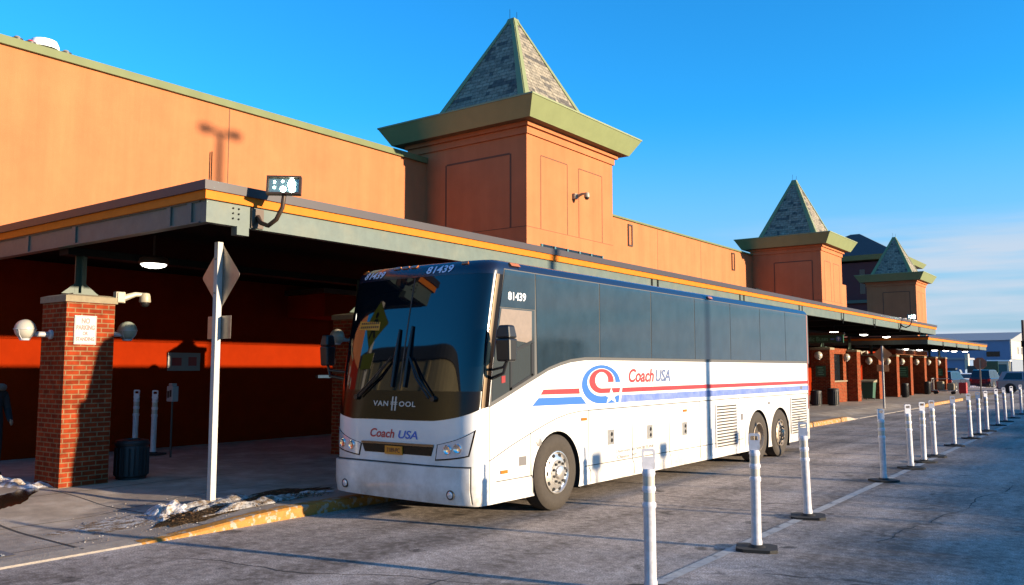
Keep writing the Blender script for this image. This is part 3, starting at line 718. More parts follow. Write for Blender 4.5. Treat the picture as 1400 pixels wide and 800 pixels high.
def flood(loc, label, aim):
    t = thing('flood_light', label, 'flood light', loc, 'flood lights clamped to the canopy edge')
    x, y, z = loc
    b = MB(); b.box(x, x + 0.03, y - 0.10, y + 0.10, z - 0.17, z + 0.10); b.build('mounting_plate', brown_metal, t)
    b = MB(); b.tube([(x + 0.03, y, z + 0.0), (x + 0.10, y, z - 0.10), (x + 0.24, y + 0.02, z - 0.15), (x + 0.40, y + 0.03, z - 0.08), (x + 0.50, y + 0.05, z + 0.08), (x + 0.52, y + 0.06, z + 0.26)], 0.032, 10)
    b.build('arm', brown_metal, t)
    M = Matrix.Translation((x + 0.52, y + 0.06, z + 0.37)) @ Matrix.Rotation(aim, 4, 'Z') @ Matrix.Rotation(math.radians(-8), 4, 'X')
    def tr(mb, o=0):
        for i in range(o, len(mb.v)): mb.v[i] = M @ mb.v[i]
    b = MB()
    b.box(-0.23, 0.23, -0.02, 0.02, -0.13, 0.13)
    b.box(-0.23, -0.205, -0.07, -0.02, -0.13, 0.13); b.box(0.205, 0.23, -0.07, -0.02, -0.13, 0.13)
    b.box(-0.205, 0.205, -0.07, -0.02, 0.105, 0.13); b.box(-0.205, 0.205, -0.07, -0.02, -0.13, -0.105)
    b.frustum((-0.21, 0.21, 0.02, 0.03), -0.12, (-0.21, 0.21, 0.02, 0.12), 0.115)
    tr(b); hd_ = b.build('housing', brown_metal, t, 0.006)
    b = MB(); b.box(-0.204, 0.204, -0.03, -0.021, -0.104, 0.104); tr(b); b.build('reflector', led_panel, hd_)
    b = MB()
    for (px, pz, rr) in ((0.10, 0.02, 0.055), (-0.01, -0.05, 0.040), (0.11, -0.05, 0.045), (0.10, 0.065, 0.035)): b.lathe([(rr, 0), (rr * .9, -0.012)], (px, -0.031, pz), (0, 1, 0), 14)
    for (px, pz) in ((-0.13, 0.05), (-0.13, -0.03), (-0.02, 0.06)): b.lathe([(0.016, 0), (0.012, -0.012)], (px, -0.031, pz), (0, 1, 0), 10)
    tr(b); b.build('led', led_on, hd_)
    return t
flood((-9.845, 7.20, 4.10), 'lit flood light on a curved arm at the near corner of the canopy', math.radians(42))
flood((-9.845, 45.6, 4.16), 'lit flood light on the canopy edge far beyond the coach', math.radians(20))

for i, (x, y, z, lab) in enumerate([
    (-13.29, 7.70, 3.70, 'lit round ceiling lamp above the nearest brick pillar'),
    (-12.27, 42.7, 3.72, 'lit ceiling lamp just above the green bus sign'),
    (-11.96, 46.94, 3.72, 'lit ceiling lamp above the ticket booth window'),
    (-11.78, 51.0, 3.72, 'last lit lamp under the long canopy, over the second far pillar'),
    (-12.78, 60.3, 3.2, 'first lit lamp under the lower far canopy'),
    (-12.55, 63.4, 3.2, 'lit lamp under the lower canopy above the red brick header'),
    (-11.97, 65.4, 3.2, 'lit lamp at the end of the red brick header'),
    (-11.59, 67.3, 3.2, 'third from last lit lamp under the lower canopy'),
    (-11.50, 70.0, 3.2, 'next to last lit lamp under the lower canopy'),
    (-11.02, 71.6, 3.2, 'last lit lamp at the far end of the lower canopy')]):
    t = thing('ceiling_lamp', lab, 'ceiling lamp', (x, y, z), 'lamps under the canopies')
    b = MB(); b.lathe([(0.21, 0.03), (0.24, 0.06), (0.22, 0.13), (0.16, 0.16)], (x, y, z), seg=24); b.build('housing', brown_metal, t)
    b = MB(); b.lathe([(0.02, -0.035), (0.11, -0.025), (0.18, 0.0), (0.205, 0.03)], (x, y, z), seg=24); b.build('diffuser', lamp_on, t)
    b = MB(); b.tube([(x, y, z + 0.15), (x, y, 4.22 if y < 54 else 3.5)], 0.02, 6); b.build('stem', brown_metal, t)

# ------------------------------------------------------------------ brick pillars with globe lamps
def globe(px, py, z, sgn, label, material=globe_m, r=0.155):
    """globe on a short arm sticking out of the pillar face at py, towards sgn * Y"""
    t = thing('globe_lamp', label, 'globe lamp', (px, py, z), 'globe lamps on the brick pillars')
    b = MB(); b.lathe([(0.075, 0), (0.075, 0.03), (0.05, 0.05)], (px, py, z - 0.07), (0, sgn, 0), 16); b.tube([(px, py + sgn * 0.03, z - 0.07), (px, py + sgn * 0.32, z - 0.07)], 0.042, 10)
    b.build('arm', white_pl, t)
    cy = py + sgn * 0.40
    b = MB(); b.sphere((px, cy, z), r, 0, 24); g_ = b.build('globe', material, t)
    b = MB()
    ring = [(px + (r + .006) * math.cos(a), cy + (r + .006) * math.sin(a), z) for a in [2 * PI * k / 24 for k in range(25)]]
    b.tube(ring, 0.006, 5); b.lathe([(0.085, 0), (0.07, -0.03)], (px, cy, z - r + 0.012), seg=16)
    for a in (0.6, 2.2, 3.8, 5.3):
        b.tube([(px + (r + .006) * math.cos(a), cy + (r + .006) * math.sin(a), z), (px + (r * .85) * math.cos(a), cy + (r * .85) * math.sin(a), z - r * .6), (px + .07 * math.cos(a), cy + .07 * math.sin(a), z - r)], 0.005, 4)
    b.build('cage', white_pl, g_)

def pillar(x1, y0, zt, label, wd=0.80, dp=0.78, bracket=True):
    t = thing('brick_pillar', label, 'pillar', (x1 - wd / 2, y0 + dp / 2, 0.15), 'brick pillars of the canopy')
    b = MB(); b.box(x1 - wd, x1, y0, y0 + dp, 0.10, zt - 0.13); b.build('shaft', brick, t)
    b = MB(); o = 0.03
    b.box(x1 - wd - o, x1 + o, y0 - o, y0 + dp + o, zt - 0.129, zt - 0.03); b.frustum((x1 - wd - o, x1 + o, y0 - o, y0 + dp + o), zt - 0.03, (x1 - wd + .06, x1 - .06, y0 + .06, y0 + dp - .06), zt)
    b.build('cap', limestone, t)
    if bracket:
        b = MB(); cx, cy = x1 - wd / 2, y0 + dp / 2
        b.box(cx - 0.2, cx + 0.2, cy - 0.2, cy + 0.2, zt + 0.001, zt + 0.03)
        b.box(cx - 0.015, cx + 0.015, cy - 0.09, cy + 0.09, zt + 0.03, zt + 0.75)
        b.box(cx - 0.08, cx - 0.0155, cy - 0.015, cy + 0.015, zt + 0.03, zt + 0.75); b.box(cx + 0.0155, cx + 0.08, cy - 0.015, cy + 0.015, zt + 0.03, zt + 0.75)
        b.prism([(cy - 0.30, zt + 0.03), (cy - 0.09, zt + 0.03), (cy - 0.09, zt + 0.2)], 'X', cx - 0.012, cx + 0.012)
        b.prism([(cy + 0.09, zt + 0.03), (cy + 0.30, zt + 0.03), (cy + 0.09, zt + 0.2)], 'X', cx - 0.012, cx + 0.012)
        b.build('steel_bracket', green_steel, t)
    return t
pillar(-13.54, 6.42, 3.17, 'nearest red brick pillar, with a parking sign on its sunlit face')
globe(-14.0, 6.42, 2.60, -1, 'white globe lamp on the shaded face of the nearest brick pillar')
globe(-13.86, 7.20, 2.63, 1, 'grey weathered globe lamp on the coach side of the nearest pillar', globe_g)
pillar(-13.40, 12.45, 3.17, 'dark brick pillar half hidden behind the front of the coach')
globe(-13.62, 12.45, 2.66, -1, 'globe lamp beside the coach windshield on the half hidden pillar')
XP = -12.9
far = [(44.05, 3.05, 'brick pillar behind the tail of the coach carrying the green bus sign'),
       (49.0, 3.0, 'sunlit brick pillar just right of the ticket booth window'),
       (53.7, 2.85, 'brick pillar directly behind the far diamond sign'),
       (58.2, 2.85, 'brick pillar at the left end of the red header'),
       (62.1, 2.85, 'brick pillar with a square green sign under the red header'),
       (66.6, 2.85, 'brick pillar at the right end of the red header'),
       (70.7, 2.85, 'next to last brick pillar of the far row'),
       (74.5, 2.85, 'last brick pillar of the far row, near the parked cars')]
gl = ['globe lamp left of the ticket booth window, over the small green notice', 'globe lamp on the pillar right of the ticket booth', 'globe lamp just left of the far diamond sign', 'globe lamp just right of the far diamond sign',
      'globe lamp above the square green sign on the far row', 'globe lamp on the pillar at the right end of the red header', 'globe lamp on the next to last far pillar', 'globe lamp on the last far pillar']
for (y, zt, lab), gg in zip(far, gl):
    pillar(XP, y, zt, lab, 0.95, 0.70)
    globe(XP - 0.45, y, zt - 0.42, -1, gg, r=0.20)
bt = thing('ticket_booth', 'orange lit brick booth with a tall dark window between two far pillars', 'booth', (XP - 0.5, 46.8, 0.15))
b = MB(); b.box(XP - 1.2, XP - 0.55, 44.76, 49.6, 0.10, 1.25); b.box(XP - 1.2, XP - 0.55, 44.76, 49.6, 2.75, 3.05); b.box(XP - 1.2, XP - 0.55, 48.3, 49.6, 1.25, 2.75); b.build('wall', brick, bt)
b = MB(); b.box(XP - 0.95, XP - 0.72, 44.77, 48.3, 1.25, 2.75); b.build('window', dglass, bt)
b = MB(); b.box(XP - 0.72, XP - 0.42, 44.78, 48.6, 1.252, 1.32); b.build('sill', limestone, bt)
hb = thing('brick_header', 'red brick header resting across the far pillars', 'beam', (XP - 0.4, 63, 2.85))
b = MB(); b.box(XP - 0.85, XP + 0.05, 57.9, 67.6, 2.853, 3.15); b.build('lintel', brick, hb)
b = MB(); b.box(XP - 0.9, XP + 0.09, 57.85, 67.65, 3.152, 3.22); b.build('header_cap', brown_metal, hb)

# ------------------------------------------------------------------ signs
def face_x(x): return lambda u, z: (x, u, z)
def face_y(y): return lambda u, z: (u, y, z)
np_ = thing('parking_sign', 'small white no parking sign in red letters on the nearest brick pillar', 'sign', (-13.53, 6.73, 2.38))
b = MB(); b.box(-13.535, -13.523, 6.545, 6.90, 2.37, 2.83); b.build('plate', sign_white, np_, 0.003)
b = MB(); f = face_x(-13.5205)
for (txt, z0, z1, u0, u1) in (('NO', 2.70, 2.79, 6.655, 6.79), ('PARKING', 2.60, 2.68, 6.575, 6.87), ('OR', 2.515, 2.575, 6.68, 6.765), ('STANDING', 2.425, 2.49, 6.575, 6.87)):
    text_on(b, txt, f, u0, u1, z0, z1, 0, 0, 0.045)
for (u0, u1, z0, z1) in ((6.555, 6.89, 2.812, 2.818), (6.555, 6.89, 2.382, 2.388), (6.555, 6.561, 2.388, 2.812), (6.884, 6.89, 2.388, 2.812)):
    b.add([f(u0, z0), f(u1, z0), f(u1, z1), f(u0, z1)], [(0, 1, 2, 3)])
b.build('lettering', sign_red, np_)

def diamond(x, y, z0, zt, r, half, label, panel=True, post_m=white_paint, pw=0.043, back=None):
    back = back or sign_back
    t = thing('traffic_sign', label, 'traffic sign', (x, y, z0))
    b = MB(); b.box(x - pw, x + pw, y - pw, y + pw, z0 - 0.05, zt); b.build('post', post_m, t, 0.004)
    cz = zt - half
    b = MB(); c = 0.05
    poly = []
    for (dx, dz) in ((0, -half), (r, 0), (0, half), (-r, 0)):
        poly.append((dx, dz))
    pts = []
    for i in range(4):
        A, B, C_ = Vector(poly[i - 1]), Vector(poly[i]), Vector(poly[(i + 1) % 4])
        for d0, d1 in ((A - B, 1), ):
            e0 = B + (A - B).normalized() * c; e1 = B + (C_ - B).normalized() * c
            for k in range(5):
                s_ = k / 4; q = e0 * (1 - s_) ** 2 + B * 2 * s_ * (1 - s_) + e1 * s_ * s_
                pts.append((x + q.x, cz + q.y))
    b.prism(pts, 'Y', y + pw + 0.002, y + pw + 0.006); b.build('diamond_panel', back, t)
    q = [(x + (px_ - x) * 0.97, cz + (pz_ - cz) * 0.97) for px_, pz_ in pts]
    b = MB(); b.prism(q, 'Y', y + pw + 0.0062, y + pw + 0.008); fr_ = b.build('sign_face', sign_lime, t)
    b = MB(); yf = (y + pw + 0.0082, y + pw + 0.0095)
    b.prism([(x + .06 * math.cos(a), cz + 0.19 + .06 * math.sin(a)) for a in [2 * PI * k / 14 for k in range(14)]], 'Y', *yf)
    b.prism([(x - .05, cz + .11), (x + .07, cz + .11), (x + .17, cz - .02), (x + .13, cz - .05), (x + .06, cz + .03), (x + .05, cz - .08), (x + .14, cz - .26), (x + .08, cz - .28), (x, cz - .12), (x - .10, cz - .28), (x - .16, cz - .26), (x - .05, cz - .06), (x - .05, cz + .02), (x - .12, cz - .04), (x - .16, cz - .01)], 'Y', *yf)
    b.build('symbol', black, fr_)
    if panel:
        b = MB(); b.box(x - r * 0.60, x + r * 0.58, y + pw + 0.0062, y + pw + 0.008, cz - half - 0.39, cz - half - 0.09); b.build('lower_face', sign_lime, t)
        b = MB(); b.box(x - r * 0.62, x + r * 0.60, y + pw + 0.002, y + pw + 0.006, cz - half - 0.40, cz - half - 0.08); b.build('lower_panel', back, t, 0.002)
    b = MB()
    for zz in (cz + half * .5, cz - half * .5): b.lathe([(0.014, 0), (0.01, 0.015)], (x, y - pw, zz), (0, -1, 0), 8)
    b.build('bolt', steel_dk, t)
    return t
diamond(-10.41, 7.0, 0.15, 3.765, 0.45, 0.48, 'back of a diamond traffic sign on a white post in the snow by the kerb')
diamond(-10.06, 42.6, 0.15, 3.03, 0.44, 0.40, 'back of a diamond traffic sign on the far pavement beyond the coach', True, white_paint, 0.04, mat('reflected_brown_back', (0.85, 0.33, 0.11), 0.6, var=0.1))  # brown reflected in the shaded metal, put into its base colour
st = thing('stop_sign', 'brown back of an octagonal sign on a thin post by the end of the kerb', 'traffic sign', (-8.66, 61.5, 0))
b = MB(); b.box(-8.70, -8.62, 61.46, 61.54, -0.02, 2.56); b.build('post', sign_back, st)
b = MB(); b.prism([(-8.66 + 0.40 * math.cos(PI / 8 + k * PI / 4), 2.28 + 0.40 * math.sin(PI / 8 + k * PI / 4)) for k in range(8)], 'Y', 61.545, 61.555); b.build('octagon_panel', mat('brown_sign_back', (0.40, 0.15, 0.08), 0.5), st)

bs = thing('bus_sign', 'dark green public buses sign hung under the canopy behind the coach tail', 'sign', (-12.6, 42.6, 3.2))
b = MB(); b.box(-14.4, -11.8, 42.55, 42.65, 3.22, 3.60); b.build('board', sign_green, bs)
b = MB(); b.box(-14.45, -11.75, 42.5, 42.7, 3.602, 3.72); b.build('frame', brown_metal, bs)
b = MB(); f = face_y(42.545)
text_on(b, 'Public Buses', f, -13.75, -12.52, 3.31, 3.52); b.build('lettering', sign_text_green, bs)
b = MB(); b.prism([(-12.02 + 0.13 * math.cos(a), 3.41 + 0.13 * math.sin(a)) for a in [2 * PI * k / 20 for k in range(20)]], 'Y', 42.54, 42.548); b.box(-12.40, -12.22, 42.54, 42.548, 3.36, 3.44); b.build('symbol', sign_blue, bs)
b = MB(); b.prism([(-12.02, 3.50), (-12.09, 3.42), (-12.04, 3.42), (-12.04, 3.33), (-12.0, 3.33), (-12.0, 3.42), (-11.95, 3.42)], 'Y', 42.534, 42.5395); b.build('arrow', white_v, bs)
b = MB(); b.box(-13.9, -13.86, 42.58, 42.62, 3.72, 4.2); b.box(-12.3, -12.26, 42.58, 42.62, 3.72, 4.2); b.build('hanger', dark_steel, bs)
def notice(x0, x1, y, z0, z1, label):
    t = thing('notice_sign', label, 'sign', ((x0 + x1) / 2, y, z0), 'green notices on the far pillars')
    b = MB(); b.box(x0, x1, y - 0.02, y, z0, z1); b.build('board', sign_green, t)
    b = MB(); h = (z1 - z0)
    for k in range(4):
        zz = z1 - h * (0.18 + 0.2 * k); b.box(x0 + 0.10 + 0.04 * (k % 2), x1 - 0.10 - 0.05 * ((k + 1) % 2), y - 0.024, y - 0.0205, zz - h * 0.035, zz + h * 0.035)
    b.build('text_line', sign_text_green, t)
notice(-13.62, -13.12, 44.03, 1.55, 2.1, 'small green notice on the pillar left of the ticket booth window')
notice(-13.72, -13.05, 62.08, 1.35, 2.1, 'green square notice on the pillar under the red header')
notice(-13.65, -13.1, 74.48, 1.35, 1.95, 'green notice on the last far pillar')
ws = thing('wall_sign', 'dim white sign with red marks on the wall behind the sign post', 'sign', (XW, 11.55, 1.9))
b = MB(); b.box(XW + 0.0, XW + 0.03, 11.15, 12.0, 1.93, 2.36); b.build('board', mat('dull_sign_white', (0.3, 0.29, 0.28), 0.6), ws)
b = MB(); b.box(XW + 0.031, XW + 0.034, 11.25, 11.50, 2.05, 2.24); b.box(XW + 0.031, XW + 0.034, 11.68, 11.9, 2.05, 2.26); b.build('red_mark', sign_red, ws)

def cctv(x, y, z, label, dy, dx):
    t = thing('security_camera', label, 'camera', (x, y, z), 'dome security cameras')
    b = MB(); b.box(x, x + 0.10, y, y + 0.16, z - 0.10, z + 0.08); b.box(x + 0.1 * (dx > 0), x + 0.1 * (dx > 0) + 0.02, y + 0.02, y + 0.14, z - 0.09, z + 0.07) ; b.build('mount', cctv_m, t, 0.006)
    a = Vector((x + 0.05, y + 0.10, z)); e = Vector((x + 0.05 + dx, y + 0.08 + dy, z + 0.06))
    b = MB(); b.tube([a + Vector((0, 0.04, -0.02)), a.lerp(e, 0.6) + Vector((0, 0, 0.02)), e], [0.06, 0.04, 0.03], 8); b.build('arm', cctv_m, t)
    b = MB(); b.lathe([(0.03, 0.03), (0.07, 0.02), (0.085, -0.02), (0.095, -0.12), (0.09, -0.13)], e, seg=18); hs = b.build('housing', cctv_m, t)
    b = MB(); b.lathe([(0.075, -0.13), (0.07, -0.17), (0.045, -0.20), (0.01, -0.21)], e, seg=18); b.build('dome', black, hs)
cctv(-13.62, 7.20, 3.17, 'cream dome camera on an arm at the top of the nearest brick pillar', 0.42, 0.05)
cctv(-14.48, 22.55, 7.48, 'white dome camera on the front of the nearest tower', 0.10, 0.38)
cctv(-12.95, 49.7, 2.86, 'small dome camera on top of the far pillar beside the booth', 0.3, 0.25)

# ------------------------------------------------------------------ the coach
BX, BW = -8.06, 1.285
BY1 = 21.42
bus = thing('coach_bus', 'white long distance coach with dark windows and red and blue stripes', 'bus', (BX, 14.8, 0))
NN = 4.6; DD = 0.33
def ins(z):
    rr = 0.17
    if z <= 3.27: return 0.0
    return rr - math.sqrt(max(0.0, rr * rr - (z - 3.27) ** 2))
def yfront(z):
    y = 8.20
    if z > 1.30: y += 0.145 * (z - 1.30) ** 1.25
    if z < 0.45: y += (0.45 - z) * 0.25
    return y + ins(z) * 0.9
def S_front(t, z, off=0.0):
    def raw(t, z):
        w_ = BW - ins(z); c, s_ = math.cos(t), math.sin(t)
        x = BX + math.copysign(w_ * abs(c) ** (2 / NN), c); y = yfront(z) + DD * (1 - abs(s_) ** (2 / NN))
        return Vector((x, y, z))
    p = raw(t, z)
    if off:
        h = 2e-3; tt = min(max(t, 0.03), PI - 0.03); zz = min(z, 3.42)
        n = (raw(tt + h, zz) - raw(tt - h, zz)).cross(raw(tt, zz + h) - raw(tt, zz - h)).normalized()
        if n.y > 0: n = -n
        p = p + n * off
    return p
def t_of_x(x):
    q = max(-0.99999, min(0.99999, (x - BX) / BW)); return math.acos(math.copysign(abs(q) ** (NN / 2), q))
def S_side(y, z, off=0.0): return Vector((BX + BW - ins(z) + off, y, z + off * ins(z) * 2))
def F(off): return lambda u, z: S_front(u, z, off)
def D(off): return lambda u, z: S_side(u, z, off)

def patch(mb, poly, fn, fn0, du=0.08, dz=0.10, mi=0, fit=None):
    """fill a polygon given in surface coordinates and lay it on the surface, with a closed rim down to fn0"""
    pts = []
    n = len(poly)
    for i in range(n):
        a, c = poly[i], poly[(i + 1) % n]
        k = max(1, int(max(abs(c[0] - a[0]) / du, abs(c[1] - a[1]) / dz)))
        for j in range(k): pts.append((a[0] + (c[0] - a[0]) * j / k, a[1] + (c[1] - a[1]) * j / k))
    nb = len(pts)
    def inside(p):
        r = False; j = nb - 1
        for i in range(nb):
            xi, yi = pts[i]; xj, yj = pts[j]
            if (yi > p[1]) != (yj > p[1]) and p[0] < (xj - xi) * (p[1] - yi) / (yj - yi) + xi: r = not r
            j = i
        return r
    us = [p[0] for p in pts]; zs = [p[1] for p in pts]
    gu = min(us) + du * 0.5; grid = []
    while gu < max(us):
        gz = min(zs) + dz * 0.5
        while gz < max(zs):
            if inside((gu, gz)) and min((abs(gu - p[0]) / du) ** 2 + (abs(gz - p[1]) / dz) ** 2 for p in pts) > 0.12: grid.append((gu, gz))
            gz += dz
        gu += du
    vs, es, fs, *_ = delaunay_2d_cdt([Vector((p[0] / du, p[1] / dz)) for p in pts + grid], [(i, (i + 1) % nb) for i in range(nb)], [list(range(nb))], 1, 1e-6)
    mb.add([fn(v[0] * du, v[1] * dz) for v in vs], [tuple(f_) for f_ in fs], mi, True)
    o = [fn(*p) for p in pts]; q = [fn0(*p) for p in pts]
    mb.add(o + q, [(i, (i + 1) % nb, nb + (i + 1) % nb, nb + i) for i in range(nb)], mi, False)

def fp(poly): return [(t_of_x(x), z) for x, z in poly]
def fpatch(poly, off, du=0.05, dz=0.05, low=-0.004):
    mb = MB(); patch(mb, fp(poly), F(off), F(low), du, dz); return mb
def spatch(poly, off, du=0.5, dz=0.045, low=-0.004):
    mb = MB(); patch(mb, poly, D(off), D(low), du, dz); return mb

# body shell lofted from plan outlines, wheel arches cut out
zs = [0.27, 0.33, 0.45, 0.7, 1.0, 1.3, 1.5, 1.8, 2.14, 2.4, 2.7, 2.95, 3.10, 3.20, 3.27, 3.29, 3.31, 3.33, 3.35, 3.37, 3.385, 3.40, 3.415, 3.425, 3.435, 3.44]
NT = 90
b = MB(); ringn = None; allv = []
for z in zs:
    ring = []
    for k in range(NT + 1): ring.append(S_front(PI * k / NT, z))
    w_ = BW - ins(z); e = ins(z)
    ring += [Vector((BX - w_, BY1 - 0.15 - e, z)), Vector((BX - w_ + 0.15, BY1 - e, z)), Vector((BX + w_ - 0.15, BY1 - e, z)), Vector((BX + w_, BY1 - 0.15 - e, z))]
    ringn = len(ring); allv += ring
fs = []
for i in range(len(zs) - 1):
    for k in range(ringn):
        a = i * ringn + k; c = i * ringn + (k + 1) % ringn
        fs.append((a, c, c + ringn, a + ringn))
fs.append(tuple(range(ringn - 1, -1, -1))); o_ = (len(zs) - 1) * ringn; fs.append(tuple(o_ + k for k in range(ringn)))
b.add(allv, fs, 0, False)
body = b.build('body', [buswhite, busdark, blackhole], bus)
WY = (10.11, 17.87, 19.22)
cb = MB()
for wy in WY:
    for sx in (1, -1):
        xa = BX + sx * (BW - 0.55); xb_ = BX + sx * (BW + 0.3)
        cb.lathe([(0.605, min(xa, xb_)), (0.605, max(xa, xb_))], (0, wy, 0.50), (1, 0, 0), 40, 0, False)
cut = cb.build('wheel_arch_cutter', blackhole)
cut.location = tuple(-base_of(bus)); cut.location = (0, 0, 0)
body_w = body.copy(); 
md = body.modifiers.new('arches', 'BOOLEAN'); md.operation = 'DIFFERENCE'; md.object = cut; md.solver = 'EXACT'
bpy.context.view_layer.update()
dg = bpy.context.evaluated_depsgraph_get()
nm = bpy.data.meshes.new_from_object(body.evaluated_get(dg))
body.modifiers.clear(); body.data = nm
bpy.data.objects.remove(body_w); bpy.data.objects.remove(cut)
bb = base_of(bus)
if len(nm.materials) < 3:
    nm.materials.clear()
    for m_ in (buswhite, busdark, blackhole): nm.materials.append(m_)
for p in nm.polygons:
    c = p.center + bb; n = p.normal
    d = min(math.hypot(c.y - wy, c.z - 0.50) for wy in WY)
    p.material_index = 0
    if c.z > 2.2 or (c.z > 1.5 and c.y < 8.9): p.material_index = 1
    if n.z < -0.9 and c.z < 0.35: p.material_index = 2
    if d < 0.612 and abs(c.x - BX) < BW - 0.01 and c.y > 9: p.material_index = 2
    p.use_smooth = True
mo = body.modifiers.new('es', 'EDGE_SPLIT'); mo.split_angle = math.radians(30)

def xz_t(x): return x
XN = BX + BW
# ---- front: bumper, windshield, mask, grille, lamps
o = fpatch([(-9.335, 0.72), (-9.335, 0.36), (-9.26, 0.295), (-8.0, 0.29), (-6.86, 0.30), (-6.86, 0.745), (-8.06, 0.735)], 0.045, low=-0.004).build('bumper', buswhite, bus)
fpatch([(-6.858, 0.30), (-6.845, 0.30), (-6.845, 0.765), (-8.06, 0.755), (-9.335, 0.742), (-9.335, 0.722), (-8.06, 0.738), (-6.858, 0.748)], 0.006).build('bumper_gap', seam_m, bus)
for x in (-9.02, -7.10):
    c = S_front(t_of_x(x), 0.42, 0.045); b = MB(); b.lathe([(0.062, -0.01), (0.062, 0.012), (0.048, 0.014)], c, (0, -1, 0), 20, 0); fo = b.build('fog_lamp', steel_dk, bus)
    b = MB(); b.lathe([(0.044, 0.0145), (0.03, 0.022)], c, (0, -1, 0), 16); b.build('lens', lens, fo)
fpatch([(-9.342, 1.40), (-8.92, 1.30), (-8.06, 1.31), (-7.40, 1.32), (-6.79, 1.47), (-6.785, 1.70), (-9.342, 1.69)], 0.005).build('front_mask', busblack, bus)
fpatch([(-9.342, 1.692), (-6.785, 1.702), (-6.79, 2.4), (-6.80, 3.225), (-8.06, 3.24), (-9.33, 3.225), (-9.34, 2.4)], 0.007).build('windshield', glass_ws, bus)
fpatch([(-8.068, 1.705), (-8.046, 1.705), (-8.046, 3.236), (-8.068, 3.236)], 0.010).build('windshield_divider', black, bus)
fpatch([(-9.32, 3.228), (-8.06, 3.243), (-6.80, 3.228), (-6.84, 3.41), (-8.06, 3.42), (-9.28, 3.41)], 0.006, dz=0.02).build('destination_panel', busdark, bus)
for (x, z) in ((-9.22, 3.385), (-8.50, 3.395), (-8.33, 3.395), (-8.15, 3.395), (-7.20, 3.385)):
    fpatch([(x - 0.055, z - 0.016), (x + 0.055, z - 0.016), (x + 0.055, z + 0.016), (x - 0.055, z + 0.016)], 0.022).build('marker_lamp', amber, bus)
b = MB(); text_on(b, '81439', lambda u, z: S_front(t_of_x(u), z, 0.014), -9.10, -8.68, 3.27, 3.365, 0, 0.22, 0.02); b.build('lettering', num_m, bus)
b = MB(); text_on(b, '81439', lambda u, z: S_front(t_of_x(u), z, 0.014), -7.86, -7.38, 3.275, 3.375, 0, 0.22, 0.02); b.build('lettering', num_m, bus)
b = MB()
fn = lambda u, z: S_front(t_of_x(u), z, 0.009)
badge = mat('pale_badge', (0.6, 0.55, 0.48), 0.3)
text_on(b, 'VAN', fn, -8.53, -8.24, 1.485, 1.555, 0, 0, 0.03, 1.15); b.build('lettering', badge, bus)
b = MB(); text_on(b, 'OOL', fn, -8.04, -7.74, 1.485, 1.555, 0, 0, 0.03, 1.15); b.build('lettering', badge, bus)
b = MB()
for x in (-8.165, -8.105): patch(b, fp([(x - 0.012, 1.43), (x + 0.012, 1.43), (x + 0.012, 1.615), (x - 0.012, 1.615)]), F(0.009), F(0.002))
for z in (1.515, 1.54): patch(b, fp([(-8.195, z - 0.006), (-8.075, z - 0.006), (-8.075, z + 0.006), (-8.195, z + 0.006)]), F(0.0095), F(0.002))
b.build('emblem', badge, bus)
b = MB(); text_on(b, 'Coach', lambda u, z: S_front(t_of_x(u), z, 0.005), -8.56, -8.10, 1.068, 1.185, 0, 0.25, 0.02); b.build('lettering', red_p, bus)
b = MB(); text_on(b, 'USA', lambda u, z: S_front(t_of_x(u), z, 0.005), -8.03, -7.68, 1.068, 1.175, 0, 0.25, 0.02); b.build('lettering', blue_p, bus)
gr = fpatch([(-8.66, 0.865), (-7.44, 0.87), (-7.40, 0.985), (-8.72, 0.975)], 0.005).build('grille', busblack, bus)
fpatch([(-8.72, 0.978), (-7.40, 0.988), (-7.40, 1.018), (-8.72, 1.005)], 0.018).build('grille_trim', bronze, gr)
pl = fpatch([(-8.26, 0.855), (-7.94, 0.855), (-7.94, 0.965), (-8.26, 0.965)], 0.022).build('license_plate', plate_m, bus)
b = MB(); text_on(b, '7189-PC', lambda u, z: S_front(t_of_x(u), z, 0.025), -8.22, -7.98, 0.88, 0.94, 0, 0, 0.02); b.build('lettering', mat('plate_ink', (0.14, 0.03, 0.02), 0.5), pl)
for poly, lamps in (([(-9.30, 0.90), (-8.78, 0.815), (-8.74, 0.97), (-9.30, 1.17)], (-9.13, -8.93)), ([(-7.36, 0.83), (-6.88, 0.90), (-6.82, 1.205), (-7.33, 1.02)], (-7.17, -7.02))):
    cx = sum(p[0] for p in poly) / 4; cz = sum(p[1] for p in poly) / 4
    big = [(cx + (x - cx) * 1.06, cz + (z - cz) * 1.10) for x, z in poly]
    hl = fpatch(big, 0.004).build('headlight', busblack, bus)
    fpatch([(cx + (x - cx) * 0.985, cz + (z - cz) * 0.96) for x, z in poly], 0.009).build('headlight_cover', lens, hl)
    for x in lamps:
        z = cz - 0.015 + (0.01 if abs(x - BX) > 1.0 else -0.01); c = S_front(t_of_x(x), z, 0.008)
        nrm = (S_front(t_of_x(x), z, 0.05) - S_front(t_of_x(x), z, 0.0)).normalized()
        b = MB(); b.lathe([(0.062, 0.0), (0.062, 0.012), (0.052, 0.02), (0.035, 0.012), (0.01, 0.008)], c, nrm, 20); b.build('lamp', chrome, hl)
